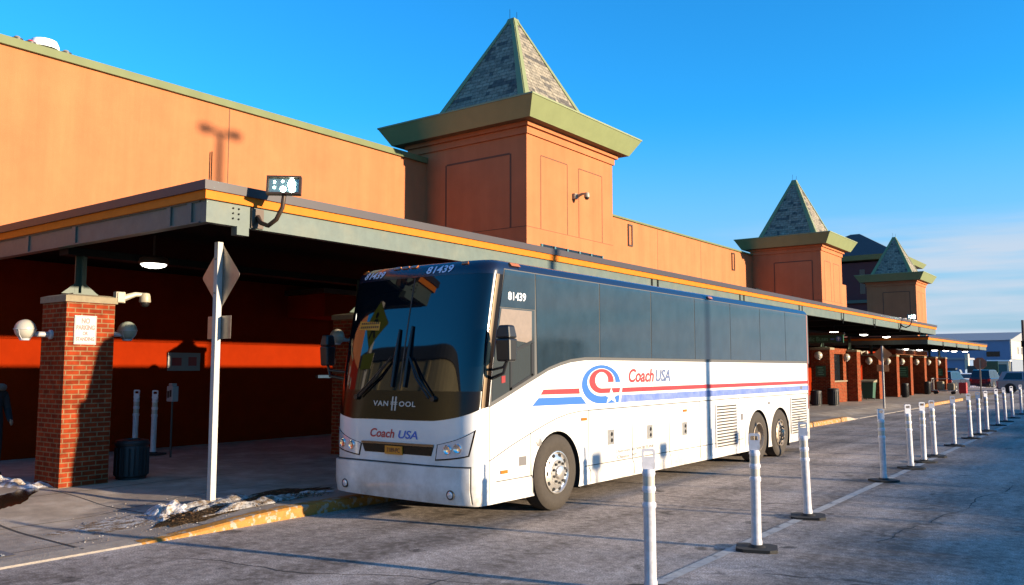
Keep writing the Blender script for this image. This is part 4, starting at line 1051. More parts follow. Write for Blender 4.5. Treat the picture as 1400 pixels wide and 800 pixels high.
# wipers
for x0, x1, zt in ((-8.86, -8.19, 2.52), (-7.42, -7.96, 2.56)):
    fz = lambda x, z, o: S_front(t_of_x(x), z, o)
    b = MB()
    for dx in (0.0, 0.07 if x1 > x0 else -0.07):
        b.tube([fz(x0 + dx, 1.60, 0.04), fz((x0 + x1) / 2 + dx * .7, 1.86, 0.06), fz(x1 - (0.05 if x1 > x0 else -0.05), 2.14, 0.05)], 0.013, 6)
    wp = b.build('wiper', black, bus)
    b = MB(); b.tube([fz(x1, 1.74, 0.03), fz(x1 + .01, 2.1, 0.035), fz(x1 + .01, zt, 0.025)], [0.020, 0.030, 0.014], 6); b.build('wiper_blade', black, wp)
    b = MB(); b.lathe([(0.045, -0.02), (0.035, 0.05)], fz(x0, 1.60, 0.0), (0, -1, 0), 12); b.build('pivot', black, wp)
b = MB()
stk = fpatch([(-9.03, 2.54), (-8.60, 2.52), (-8.60, 2.64), (-9.03, 2.66)], 0.0095).build('windshield_sticker', sticker_o, bus)
for z in (2.625, 2.57):
    b = MB()
    for k in range(9):
        x = -8.99 + k * 0.042; patch(b, fp([(x, z - 0.014), (x + 0.028, z - 0.014), (x + 0.028, z + 0.014), (x, z + 0.014)]), F(0.012), F(0.008), 0.2, 0.2)
    b.build('lettering', mat('sticker_ink', (0.12, 0.05, 0.02), 0.6), stk)
# bronze A-pillar strip at the near corner
patchmb = MB(); patch(patchmb, [(0.055, 1.50), (0.16, 1.48), (0.16, 2.4), (0.16, 3.23), (0.055, 3.23)], F(0.012), F(-0.004), 0.05, 0.1); patchmb.build('corner_pillar', bronze, bus)
patchmb = MB(); patch(patchmb, [(0.0008, 1.50), (0.054, 1.49), (0.054, 2.4), (0.054, 3.23), (0.0008, 3.23)], F(0.006), F(-0.004), 0.02, 0.1); patchmb.build('corner_glass', busblack, bus)

# ---- near side: window band, driver window, seams, doors, vents
gb = [(8.56, 1.54), (8.88, 1.647), (9.37, 1.822), (9.9, 2.005), (10.2, 2.075), (10.47, 2.122), (10.87, 2.155), (11.5, 2.16)]
ZB, ZT = 2.15, 3.30
jo = [11.29, 12.99, 14.73, 16.42, 18.06, 19.68, 21.28]
def yl(z): return yfront(min(z, 3.25)) + DD + 0.004
trim = [(y, z - 0.045) for y, z in gb] + [(21.36, ZB - 0.045), (21.36, ZT + 0.015), (yl(3.2) + 0.01, ZT + 0.015), (yl(2.7), 2.7), (yl(2.1), 2.1)]
spatch(trim, 0.004).build('window_surround', mat('window_trim', (0.10, 0.095, 0.09), 0.5), bus)
first = [(9.62, 1.915), (9.9, 2.01), (10.2, 2.08), (10.47, 2.127), (10.87, 2.16), (jo[0] - .012, 2.164), (jo[0] - .012, ZT), (9.58, ZT)]
spatch(first, 0.011, 0.25).build('side_window', glass_side, bus)
for a, c in zip(jo[:-1], jo[1:]):
    spatch([(a + .012, ZB + .012), (c - .012, ZB + .012), (c - .012, ZT), (a + .012, ZT)], 0.011).build('side_window', glass_side, bus)
upper = [(yl(2.78) + .0, 2.80), (9.56, 2.80), (9.56, ZT), (yl(3.2) + .02, ZT)]
up_ = spatch(upper, 0.011, 0.2).build('cab_panel', glass_side, bus)
b = MB(); text_on(b, '81439', lambda u, z: S_side(u, z, 0.015), 8.94, 9.34, 2.90, 3.01, 0, 0, 0.012); b.build('lettering', white_v, up_)
dw = spatch([(8.60, 1.565), (8.88, 1.66), (9.36, 1.83), (9.55, 1.90), (9.55, 2.79), (yl(2.78), 2.79), (yl(2.3), 2.3), (yl(1.9), 1.9)], 0.009, 0.2).build('driver_window', glass_drv, bus)
spatch([(yl(2.4) + .02, 2.40), (9.48, 2.33), (9.48, 2.775), (yl(2.76) + .03, 2.775)], 0.013, 0.2, low=0.0).build('sun_blind', blind_m, dw)
b = MB()
for poly in ([(9.02, 2.19), (9.50, 2.34), (9.50, 2.385), (9.02, 2.235)], [(9.46, 1.89), (9.52, 1.90), (9.52, 2.34), (9.46, 2.34)], [(8.98, 1.70), (9.5, 1.885), (9.5, 1.925), (8.98, 1.735)], [(8.98, 1.70), (9.02, 1.71), (9.02, 2.22), (8.98, 2.20)]):
    patch(b, poly, D(0.020), D(0.0), 0.3, 0.3)
b.build('sliding_frame', black, dw)
spatch([(8.80, 1.80), (8.88, 1.81), (8.88, 1.90), (8.80, 1.89)], 0.014).build('safety_sticker', sign_red, dw)
# navy cove along the roof edge, side marker lamps
b = MB(); patch(b, [(9.2, ZT + .02), (21.33, ZT + .02), (21.33, 3.41), (9.2, 3.41)], D(0.004), D(-0.01), 0.8, 0.03); b.build('roof_rail', busdark, bus)
for (y, z) in ((9.14, 3.385), (15.48, 3.36)):
    spatch([(y - 0.10, z - 0.02), (y + 0.10, z - 0.02), (y + 0.10, z + 0.02), (y - 0.10, z + 0.02)], 0.03).build('marker_lamp', amber, bus)
b = MB(); b.box(BX + BW - 0.012, BX + BW + 0.014, BY1 - 0.20, BY1 - 0.165, 1.0, 3.30); b.build('tail_trim', mat('tail_red_trim', (0.5, 0.2, 0.17), 0.4), bus)
# panel seams
def seam(pts, wd=0.006):
    b = MB()
    for (a, c) in zip(pts[:-1], pts[1:]):
        d = Vector((c[0] - a[0], c[1] - a[1])).normalized(); q = Vector((-d.y, d.x)) * wd
        b.add([S_side(a[0] - q.x, a[1] - q.y, 0.003), S_side(c[0] - q.x, c[1] - q.y, 0.003), S_side(c[0] + q.x, c[1] + q.y, 0.003), S_side(a[0] + q.x, a[1] + q.y, 0.003)], [(0, 1, 2, 3)])
    return b.build('panel_seam', seam_m, bus)
seam([(8.56, 0.30), (8.56, 1.52)], 0.005)
seam([(8.57, 0.82), (9.04, 0.985), (9.47, 1.115), (9.8, 1.21), (10.1, 1.285), (10.4, 1.335), (10.7, 1.36), (10.97, 1.365)])
seam([(10.97, 1.365), (16.4, 1.383), (21.3, 1.375)], 0.008)
seam([(9.47, 1.115), (9.47, 0.56), (9.52, 0.50), (9.52, 0.30)], 0.007)
for y in (10.96, 12.3, 13.63): seam([(y, 1.36), (y, 0.52), (y + 0.05, 0.46), (y + 0.05, 0.30)], 0.007)
for y in (14.9, 15.34, 16.79, 17.12, 19.78, 21.2): seam([(y, 1.375), (y, 0.33)], 0.007)
for a, c in ((8.7, 9.5), (10.85, 17.0)): seam([(a, 0.545), (c, 0.545)], 0.006)
def lug(y, z):
    t = spatch([(y - 0.10, z - 0.115), (y + 0.10, z - 0.115), (y + 0.10, z + 0.115), (y - 0.10, z + 0.115)], 0.008).build('door_latch', alu, bus)
    b = MB()
    for dz in (0.045, -0.05): b.lathe([(0.034, 0.009), (0.030, 0.016)], (XN, y + 0.02, z + dz), (1, 0, 0), 10)
    b.build('lock', black, t)
for y, z in ((11.61, 0.925), (12.9, 0.93), (14.24, 0.91)): lug(y, z)
for (y, z) in ((10.82, 1.24), (14.25, 1.23), (8.86, 0.655)):
    spatch([(y - 0.07, z - 0.022), (y + 0.07, z - 0.022), (y + 0.07, z + 0.022), (y - 0.07, z + 0.022)], 0.018).build('side_reflector', amber, bus)
spatch([(9.20, 0.70), (9.36, 0.70), (9.36, 0.82), (9.20, 0.82)], 0.006).build('fuel_flap', grey_v, bus)
b = MB(); b.lathe([(0.065, 0.0), (0.06, 0.01), (0.03, 0.016)], (XN, 9.66, 0.985), (1, 0, 0), 18); b.build('filler_cap', alu, bus)
spatch([(16.90, 0.93), (17.0, 0.93), (17.0, 1.06), (16.90, 1.06)], 0.006).build('data_plate', grey_v, bus)
spatch([(18.46, 1.20), (18.58, 1.20), (18.58, 1.25), (18.46, 1.25)], 0.006).build('data_plate', grey_v, bus)
spatch([(20.64, 1.49), (20.80, 1.49), (20.80, 1.56), (20.64, 1.56)], 0.006).build('data_plate', grey_v, bus)
for y0, y1, z0, z1, nn in ((15.62, 16.62, 0.46, 1.29, 14), (19.93, 21.02, 0.46, 1.30, 14)):
    v = spatch([(y0, z0), (y1, z0), (y1, z1), (y0, z1)], 0.003).build('vent_grille', mat('vent_dark', (0.03, 0.028, 0.025), 0.8), bus)
    b = MB()
    for k in range(nn):
        z = z0 + (z1 - z0) * k / nn; h = (z1 - z0) / nn
        b.prism([(XN + 0.002, z + h * 0.42), (XN + 0.012, z + h * 0.46), (XN + 0.022, z + h * 0.98), (XN + 0.002, z + h * 1.02)], 'Y', y0, y1)
    b.box(XN, XN + 0.026, y0 - 0.03, y0, z0, z1); b.box(XN, XN + 0.026, y1, y1 + 0.03, z0, z1)
    b.build('slat', buswhite, v)
# ---- livery on the near side
def cz8(cx, cy): return (11.35 + (cx - 325) * 0.0028, 1.748 - (cy - 354) * 0.00144)
spatch([(9.775, 1.698), (9.705, 1.628), (10.715, 1.618), (10.70, 1.698)], 0.005).build('stripe', red_p, bus)
spatch([(9.655, 1.585), (9.50, 1.478), (10.90, 1.462), (10.755, 1.575)], 0.005).build('stripe', blue_p, bus)
def ell(cx, cy, rx, ry, a0, a1, n=40): return [cz8(cx + rx * math.cos(math.radians(a0 + (a1 - a0) * k / n)), cy - ry * math.sin(math.radians(a0 + (a1 - a0) * k / n))) for k in range(n + 1)]
blue_ring = ell(325, 354, 205, 206, 5, 270) + [cz8(508, 560), cz8(522, 478)] + ell(325, 332, 150, 148, 270, -2)
lg = spatch(blue_ring, 0.005, 0.12, 0.08).build('logo', blue_p, bus)
red_ring = ell(325, 320, 130, 130, -6, 270) + [cz8(518, 450), cz8(528, 398)] + ell(325, 311, 70, 87, 270, -15)
spatch(red_ring, 0.0055, 0.1, 0.06).build('logo_ring', red_p, lg)
star = [(425 + (88 if k % 2 == 0 else 34) * math.sin(k * PI / 5), 487 - (88 if k % 2 == 0 else 34) * math.cos(k * PI / 5)) for k in range(10)]
spatch([cz8(*p) for p in star], 0.008, 0.1, 0.05).build('logo_star', white_v, lg)
spatch([cz8(555, 398), (21.30, 1.685), (21.30, 1.610), cz8(548, 450)], 0.005, 1.0, 0.2).build('stripe', red_p, bus)
spatch([cz8(545, 478), (21.30, 1.565), (21.30, 1.450), cz8(535, 560)], 0.005, 1.0, 0.2).build('stripe', blue_f, bus)
b = MB(); text_on(b, 'Coach', lambda u, z: S_side(u, z, 0.005), 12.20, 13.08, 1.762, 1.985, 0, 0.22, 0.026); b.build('lettering', red_p, bus)
b = MB(); text_on(b, 'USA', lambda u, z: S_side(u, z, 0.005), 13.14, 13.70, 1.762, 1.975, 0, 0.22, 0.026); b.build('lettering', slate_p, bus)
b = MB(); text_on(b, 'Operated by SHORTLINE', lambda u, z: S_side(u, z, 0.005), 11.76, 13.05, 0.655, 0.715); b.build('lettering', grey_v, bus); b = MB(); text_on(b, 'Chester, NY', lambda u, z: S_side(u, z, 0.005), 11.80, 12.45, 0.565, 0.625); b.build('lettering', grey_v, bus)
# ---- mirrors
def mirror(cx, cy, cz, sx, wk=1.0):
    k1, k2, k3 = 0.13 * wk, 0.14 * wk, 0.10 * wk
    b = MB(); b.frustum((cx - k1, cx + k1, cy - 0.06, cy + 0.09), cz - 0.19, (cx - k2, cx + k2, cy - 0.08, cy + 0.10), cz + 0.10)
    b.frustum((cx - k2, cx + k2, cy - 0.08, cy + 0.10), cz + 0.102, (cx - k3, cx + k3, cy - 0.06, cy + 0.08), cz + 0.27)
    m_ = b.build('mirror', black, bus, 0.025)
    b = MB(); ax = BX + sx * (BW - 0.06)
    b.tube([(ax, 8.62, cz - 0.42), (cx - sx * 0.05, cy + 0.02, cz - 0.34), (cx, cy + 0.02, cz - 0.18)], 0.022, 8)
    b.tube([(ax, 8.66, cz - 0.30), (cx - sx * 0.05, cy + 0.02, cz - 0.26), (cx, cy + 0.02, cz - 0.18)], 0.018, 8)
    b.box(ax - 0.05, ax + 0.05, 8.58, 8.72, cz - 0.48, cz - 0.24); b.build('mirror_arm', black, m_)
    b = MB(); b.box(cx - k1 * .88, cx + k1 * .88, cy + 0.094, cy + 0.104, cz - 0.17, cz + 0.08); b.build('mirror_glass', chrome, m_)
mirror(-6.48, 8.52, 2.27, 1, 0.82)
mirror(-9.80, 8.48, 2.22, -1, 0.6)
# ---- wheels
def wheel(wy, sx, dish):
    xo = BX + sx * (BW + 0.005); xi = xo - sx * 0.30; ax = (sx, 0, 0); c = (xo, wy, 0.53)
    b = MB(); b.lathe([(0.30, -0.30), (0.48, -0.30), (0.525, -0.26), (0.53, -0.15), (0.525, -0.04), (0.48, -0.003), (0.40, 0.004), (0.33, -0.012), (0.298, -0.02)], c, ax, 56, 0, True, False)
    for k in range(5):
        h = -0.07 - k * 0.042; b.lathe([(0.5308, h - 0.006), (0.5325, h), (0.5308, h + 0.006)], c, ax, 56, 0, True, False)
    w_ = MB()
    parent = MB(); parent.lathe([(0.29, -0.29), (0.29, -0.10)], c, ax, 32); wh = parent.build('wheel', steel_dk, bus)
    b.build('tyre', tyre_m, wh)
    r_ = MB()
    if not dish: prof = [(0.300, -0.03), (0.297, 0.0), (0.285, 0.004), (0.275, -0.02), (0.262, -0.028), (0.205, 0.0), (0.175, 0.006), (0.172, 0.02), (0.095, 0.026), (0.09, 0.06), (0.06, 0.075), (0.0, 0.078)]
    else: prof = [(0.300, -0.03), (0.297, 0.0), (0.283, 0.004), (0.262, -0.05), (0.25, -0.13), (0.20, -0.145), (0.15, -0.145), (0.13, -0.12), (0.115, -0.03), (0.10, 0.0), (0.0, 0.004)]
    r_.lathe(prof, c, ax, 48, 0, True, False); rim = r_.build('rim', alu if wy < 12 else mat('dusty_rim', (0.42, 0.34, 0.26), 0.45, metal=0.5, var=0.2, vscale=9), wh)
    h_ = MB()
    for k in range(10):
        a = 2 * PI * k / 10; rr = 0.237 if not dish else 0.225; hh = -0.012 if not dish else -0.139
        h_.lathe([(0.030, hh - 0.01), (0.029, hh + 0.005)], (xo, wy + rr * math.cos(a), 0.53 + rr * math.sin(a)), ax, 12)
    h_.build('hand_hole', blackhole, rim)
    n_ = MB()
    for k in range(10):
        a = 2 * PI * (k + 0.5) / 10; rr = 0.143; hh = 0.02 if not dish else -0.145
        n_.lathe([(0.019, hh), (0.018, hh + 0.03), (0.010, hh + 0.036)], (xo, wy + rr * math.cos(a), 0.53 + rr * math.sin(a)), ax, 6, 0, False)
    n_.build('lug_nut', steel_dk, rim)
for wy, dish in ((WY[0], False), (WY[1], True), (WY[2], False)):
    for sx in (1, -1): wheel(wy, sx, dish)
b = MB(); b.box(XN - 0.33, XN - 0.02, 10.74, 10.77, 0.24, 0.62); b.box(XN - 0.33, XN - 0.02, 19.84, 19.87, 0.20, 0.62); b.build('mud_flap', rubber, bus)
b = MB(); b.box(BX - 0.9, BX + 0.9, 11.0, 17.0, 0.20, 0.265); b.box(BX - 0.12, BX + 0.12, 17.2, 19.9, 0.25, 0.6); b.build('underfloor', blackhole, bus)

# ------------------------------------------------------------------ delineator posts
def post_proto(label, x, y):
    t = thing('delineator_post', label, 'bollard', (0, 0, 0), 'white delineator posts along the road line')
    R = 0.054
    b = MB(); b.lathe([(R * 1.12, 0.03), (R * 1.12, 0.10), (R, 0.12), (R, 0.74), (R * 1.16, 0.755), (R * 1.16, 0.785), (R * 0.98, 0.80), (R * 0.98, 0.885), (R * 1.14, 0.90), (R * 1.14, 0.925), (R * 0.98, 0.94), (R * 0.98, 1.03), (R * 1.12, 1.045), (R * 1.05, 1.07), (R * 0.85, 1.09)], (0, 0, 0), seg=24)
    b.build('tube', white_pl, t)
    for z0, z1 in ((0.803, 0.882), (0.943, 1.027)):
        b = MB(); b.lathe([(R * 1.0, z0), (R * 1.0, z1)], (0, 0, 0), seg=24, cap=False); b.build('reflective_band', refl_m, t)
    # flat head with a hand loop
    pts_o = [(-0.052, 1.08), (0.052, 1.08), (0.062, 1.13), (0.055, 1.165), (0.06, 1.18), (0.06, 1.255), (0.045, 1.27), (-0.045, 1.27), (-0.06, 1.255), (-0.06, 1.18), (-0.055, 1.165), (-0.062, 1.13)]
    hole = [(-0.042, 1.195), (0.042, 1.195), (0.042, 1.236), (0.034, 1.244), (-0.034, 1.244), (-0.042, 1.236)]
    b = MB()
    vs, es, fs, *_ = delaunay_2d_cdt([Vector(p) for p in pts_o + hole], [(i, (i + 1) % 12) for i in range(12)] + [(12 + i, 12 + (i + 1) % 6) for i in range(6)], [], 0, 1e-6)
    def inh(c): return 1.195 < c[1] < 1.2435 and abs(c[0]) < 0.042
    fs2 = []
    for f_ in fs:
        c = [sum(vs[i][k] for i in f_) / len(f_) for k in (0, 1)]
        if inh(c): continue
        # keep only faces inside the outer outline
        r_ = False; j = 11
        for i in range(12):
            xi, yi = pts_o[i]; xj, yj = pts_o[j]
            if (yi > c[1]) != (yj > c[1]) and c[0] < (xj - xi) * (c[1] - yi) / (yj - yi) + xi: r_ = not r_
            j = i
        if r_: fs2.append(tuple(f_))
    th_ = 0.016
    b.add([(v[0], -th_, v[1]) for v in vs], fs2); b.add([(v[0], th_, v[1]) for v in vs], [tuple(reversed(f_)) for f_ in fs2])
    for loop in (pts_o, hole):
        n = len(loop); b.add([(p[0], -th_, p[1]) for p in loop] + [(p[0], th_, p[1]) for p in loop], [(i, (i + 1) % n, n + (i + 1) % n, n + i) for i in range(n)])
    b.build('handle', white_pl, t)
    b = MB(); b.prism([(-0.22, -0.14), (-0.14, -0.20), (0.14, -0.20), (0.22, -0.14), (0.22, 0.14), (0.14, 0.20), (-0.14, 0.20), (-0.22, 0.14)], 'Z', 0.004, 0.035)
    b.lathe([(0.10, 0.035), (0.075, 0.06), (0.06, 0.062)], (0, 0, 0), seg=16); b.build('rubber_base', rubber, t, 0.006)
    return t
posts = [(-3.66, 6.95, 'nearest white delineator post, its base below the picture'), (-3.57, 9.27, 'second white delineator post from the camera, on a worn rubber base'),
    (-3.76, 11.63, 'third white delineator post from the camera, in front of the coach wheels'), (-3.86, 16.12, 'fourth white delineator post, standing alone in the middle of the gap'),
    (-3.89, 18.44, 'fifth white delineator post, first of the close trio'), (-3.93, 19.85, 'sixth white delineator post, middle of the close trio'), (-3.97, 21.2, 'seventh white delineator post, last of the close trio'),
    (-4.10, 24.4, 'eighth white delineator post from the camera, beyond the close trio'), (-4.14, 27.2, 'ninth white delineator post from the camera'), (-4.17, 28.9, 'tenth white delineator post from the camera'),
    (-4.2, 30.7, 'eleventh white delineator post from the camera'), (-4.3, 33.9, 'fourth from last white delineator post, before the silver car'), (-4.36, 36.4, 'third from last white delineator post of the far end'), (-4.44, 39.2, 'next to last white delineator post of the far end'), (-4.5, 42.6, 'farthest white delineator post at the end of the row')]
proto = post_proto(posts[0][2], 0, 0)
for i, (x, y, lab) in enumerate(posts):
    o = proto if i == 0 else copy_tree(proto)
    o['label'] = lab; o.location = (x, y, 0.0)
    o.rotation_euler = (math.radians(random.uniform(-1.6, 1.6)), math.radians(random.uniform(-2.2, 0.6)), math.radians(30 + random.uniform(-14, 14)))
for x, y, lab in ((-17.75, 10.0, 'dim white delineator post under the canopy behind the trash bin'), (-17.1, 10.05, 'dim white delineator post under the canopy beside the thin meter pole')):
    o = copy_tree(proto); o['label'] = lab; o['group'] = 'posts stored under the canopy'; o.location = (x, y, 0.15); o.scale = (1.05, 1.05, 1.08)

# ------------------------------------------------------------------ things under the canopy and on the far pavement
def bin_(x, y, label, r=0.27, h=0.72, m_=bin_black):
    t = thing('trash_bin', label, 'trash bin', (x, y, 0.15))
    b = MB(); b.lathe([(r * 0.9, 0.0), (r * 0.9, 0.03), (r, 0.06), (r, h - 0.12), (r * .97, h - 0.10)], (x, y, 0.15), seg=20)
    for k in range(20):
        a = 2 * PI * k / 20; b.box(x + r * math.cos(a) - .012, x + r * math.cos(a) + .012, y + r * math.sin(a) - .012, y + r * math.sin(a) + .012, 0.22, 0.15 + h - 0.14)
    b.build('body', m_, t)
    b = MB(); b.lathe([(r * 1.05, h - 0.10), (r * 1.08, h - 0.06), (r * 1.0, h - 0.02), (r * .6, h), (r * .58, h - 0.05)], (x, y, 0.15), seg=20); b.build('lid', m_, t)
    return t
bin_(-13.78, 7.72, 'black ribbed trash bin in the shade beside the nearest pillar', 0.26, 0.66)
mt = thing('meter_pole', 'grey box on a thin pole under the canopy', 'meter', (-16.35, 10.0, 0.15))
b = MB(); b.tube([(-16.35, 10.0, 0.15), (-16.35, 10.0, 1.35)], 0.022, 8); b.build('pole', steel_dk, mt)
b = MB(); b.box(-16.46, -16.24, 9.93, 10.07, 1.30, 1.62); b.box(-16.41, -16.29, 9.94, 10.06, 1.622, 1.68); hd_ = b.build('housing', mat('grey_meter', (0.35, 0.36, 0.36), 0.5), mt, 0.012)
b = MB(); b.box(-16.42, -16.36, 9.92, 9.929, 1.38, 1.52); b.box(-16.33, -16.28, 9.92, 9.929, 1.40, 1.54); b.build('slot', black, hd_)
b = MB(); b.box(-18.5, -18.38, 15.6, 17.0, 1.72, 1.80)
tag(b.build('hand_rail', alu, base=(-18.45, 16.3, 1.7)), 'short metal rail on the wall left of the coach windshield', 'rail')
bin_(-12.55, 43.2, 'black bin by the pillar right behind the coach tail', 0.26, 0.85)
bin_(-12.3, 57.5, 'slim black bin against the pillar right of the far diamond sign', 0.20, 0.9)
bin_(-12.5, 65.3, 'black bin with a grey top between pillars under the red header', 0.2, 0.9)
bin_(-13.2, 42.6, 'dark round bin close to the coach tail', 0.25, 0.75)
gb_ = thing('recycling_cart', 'green cart with a pale lid leaning between the far pillars', 'cart', (-13.2, 52.5, 0.15))
b = MB(); b.frustum((-13.5, -12.95, 52.25, 52.8), 0.25, (-13.58, -12.88, 52.2, 52.88), 1.15); b.build('body', bin_green, gb_)
b = MB(); b.prism([(52.15, 1.155), (52.95, 1.155), (52.95, 1.32), (52.15, 1.22)], 'X', -13.62, -12.84); b.build('lid', limestone, gb_)
b = MB()
for x in (-13.45, -13.0): b.lathe([(0.12, 0), (0.12, 0.05)], (x, 52.75, 0.27), (1, 0, 0), 14)
b.build('wheel', rubber, gb_)
lc = thing('luggage_cart', 'loaded luggage cart with pale bags at the far end of the pavement', 'cart', (-11.5, 66.5, 0.15))
b = MB(); b.box(-12.4, -10.9, 66.2, 66.9, 0.38, 0.44); b.tube([(-12.4, 66.2, 0.4), (-12.4, 66.2, 1.25), (-12.4, 66.9, 1.25), (-12.4, 66.9, 0.4)], 0.03, 6); b.tube([(-12.4, 66.2, 1.2), (-11.3, 66.2, 1.25)], 0.03, 6); b.build('frame', white_paint, lc)
b = MB()
for x in (-12.2, -11.1):
    for y in (66.25, 66.85): b.lathe([(0.11, -0.02), (0.11, 0.02)], (x, y, 0.26), (0, 1, 0), 14)
b.build('wheel', rubber, lc)
for x, lab in ((-11.9, 'pale bag on the luggage cart next to its handle'), (-11.25, 'pale bag at the open end of the luggage cart')):
    t = thing('luggage_bag', lab, 'bag', (x, 66.55, 0.44)); b = MB(); b.box(x - 0.22, x + 0.22, 66.3, 66.8, 0.44, 1.05 if x < -11.5 else 0.92); b.build('body', limestone, t, 0.07)
    b = MB(); b.tube([(x - 0.1, 66.55, 1.03 if x < -11.5 else .9), (x, 66.55, 1.14 if x < -11.5 else 1.0), (x + 0.1, 66.55, 1.03 if x < -11.5 else .9)], 0.015, 6); b.build('strap', brown_metal, t)
rs = thing('suitcase', 'bright red suitcase standing beside the luggage cart', 'suitcase', (-10.45, 66.4, 0.15))
b = MB(); b.box(-10.7, -10.2, 66.2, 66.55, 0.22, 0.98); b.build('shell', red_case, rs, 0.05)
b = MB(); b.tube([(-10.6, 66.5, 0.95), (-10.6, 66.5, 1.2), (-10.3, 66.5, 1.2), (-10.3, 66.5, 0.95)], 0.014, 6); b.build('handle', black, rs)
b = MB(); b.lathe([(0.04, -.02), (0.04, .02)], (-10.62, 66.4, 0.19), (1, 0, 0), 10); b.lathe([(0.04, -.02), (0.04, .02)], (-10.28, 66.4, 0.19), (1, 0, 0), 10); b.build('caster', black, rs)
# thin rods and roof plant on the terminal
rd = MB(); rd.tube([(-18.44, 12.12, 4.46), (-18.44, 12.12, 7.38)], 0.016, 6)
tag(rd.build('antenna_rod', dark_steel, base=(-18.44, 12.12, 4.46)), 'thin dark rod standing on the canopy roof against the peach wall', 'antenna')
ru = thing('roof_vent', 'white domed vent with dark base on the roof edge', 'roof vent', (-19.2, 8.35, 8.80))
b = MB(); b.lathe([(0.14, 0), (0.14, 0.22)], (-19.2, 8.35, 8.80), seg=14); b.build('base', black, ru)
b = MB(); b.lathe([(0.30, 0.22), (0.31, 0.28), (0.26, 0.40), (0.05, 0.44)], (-19.2, 8.35, 8.80), seg=18); b.build('dome', white_v, ru)
for y, lab in ((7.75, 'small pipe vent left of the white roof dome'), (8.02, 'small red tipped pipe just left of the white roof dome'), (8.78, 'small dark pipe right of the white roof dome')):
    t = thing('pipe_vent', lab, 'pipe vent', (-19.1, y, 8.8)); b = MB(); b.lathe([(0.07, 0), (0.07, 0.18), (0.12, 0.19), (0.12, 0.25)], (-19.1, y, 8.8), seg=10); b.build('pipe', steel_dk, t)
    b = MB(); b.lathe([(0.09, 0.25), (0.05, 0.30)], (-19.1, y, 8.8), seg=10); b.build('cap', red_lens if y == 8.02 else limestone, t)
# rooftop clutter on the canopy
sv = MB()
for k in range(9):
    y = 46.2 + k * 0.42; sv.sphere((-9.95 + random.uniform(-.1, .05), y, 4.47), random.uniform(0.07, 0.15), seg=8, sc=(1, 2.0, 0.7))
tag(sv.build('snow', snow_m), kind='stuff')
wf = thing('roof_hatch', 'dark small box on the canopy roof below the nearest tower', 'hatch', (-10.4, 24.3, 4.46))
b = MB(); b.box(-10.6, -10.2, 27.0, 27.5, 4.46, 4.62); b.build('box', dark_steel, wf, 0.02)

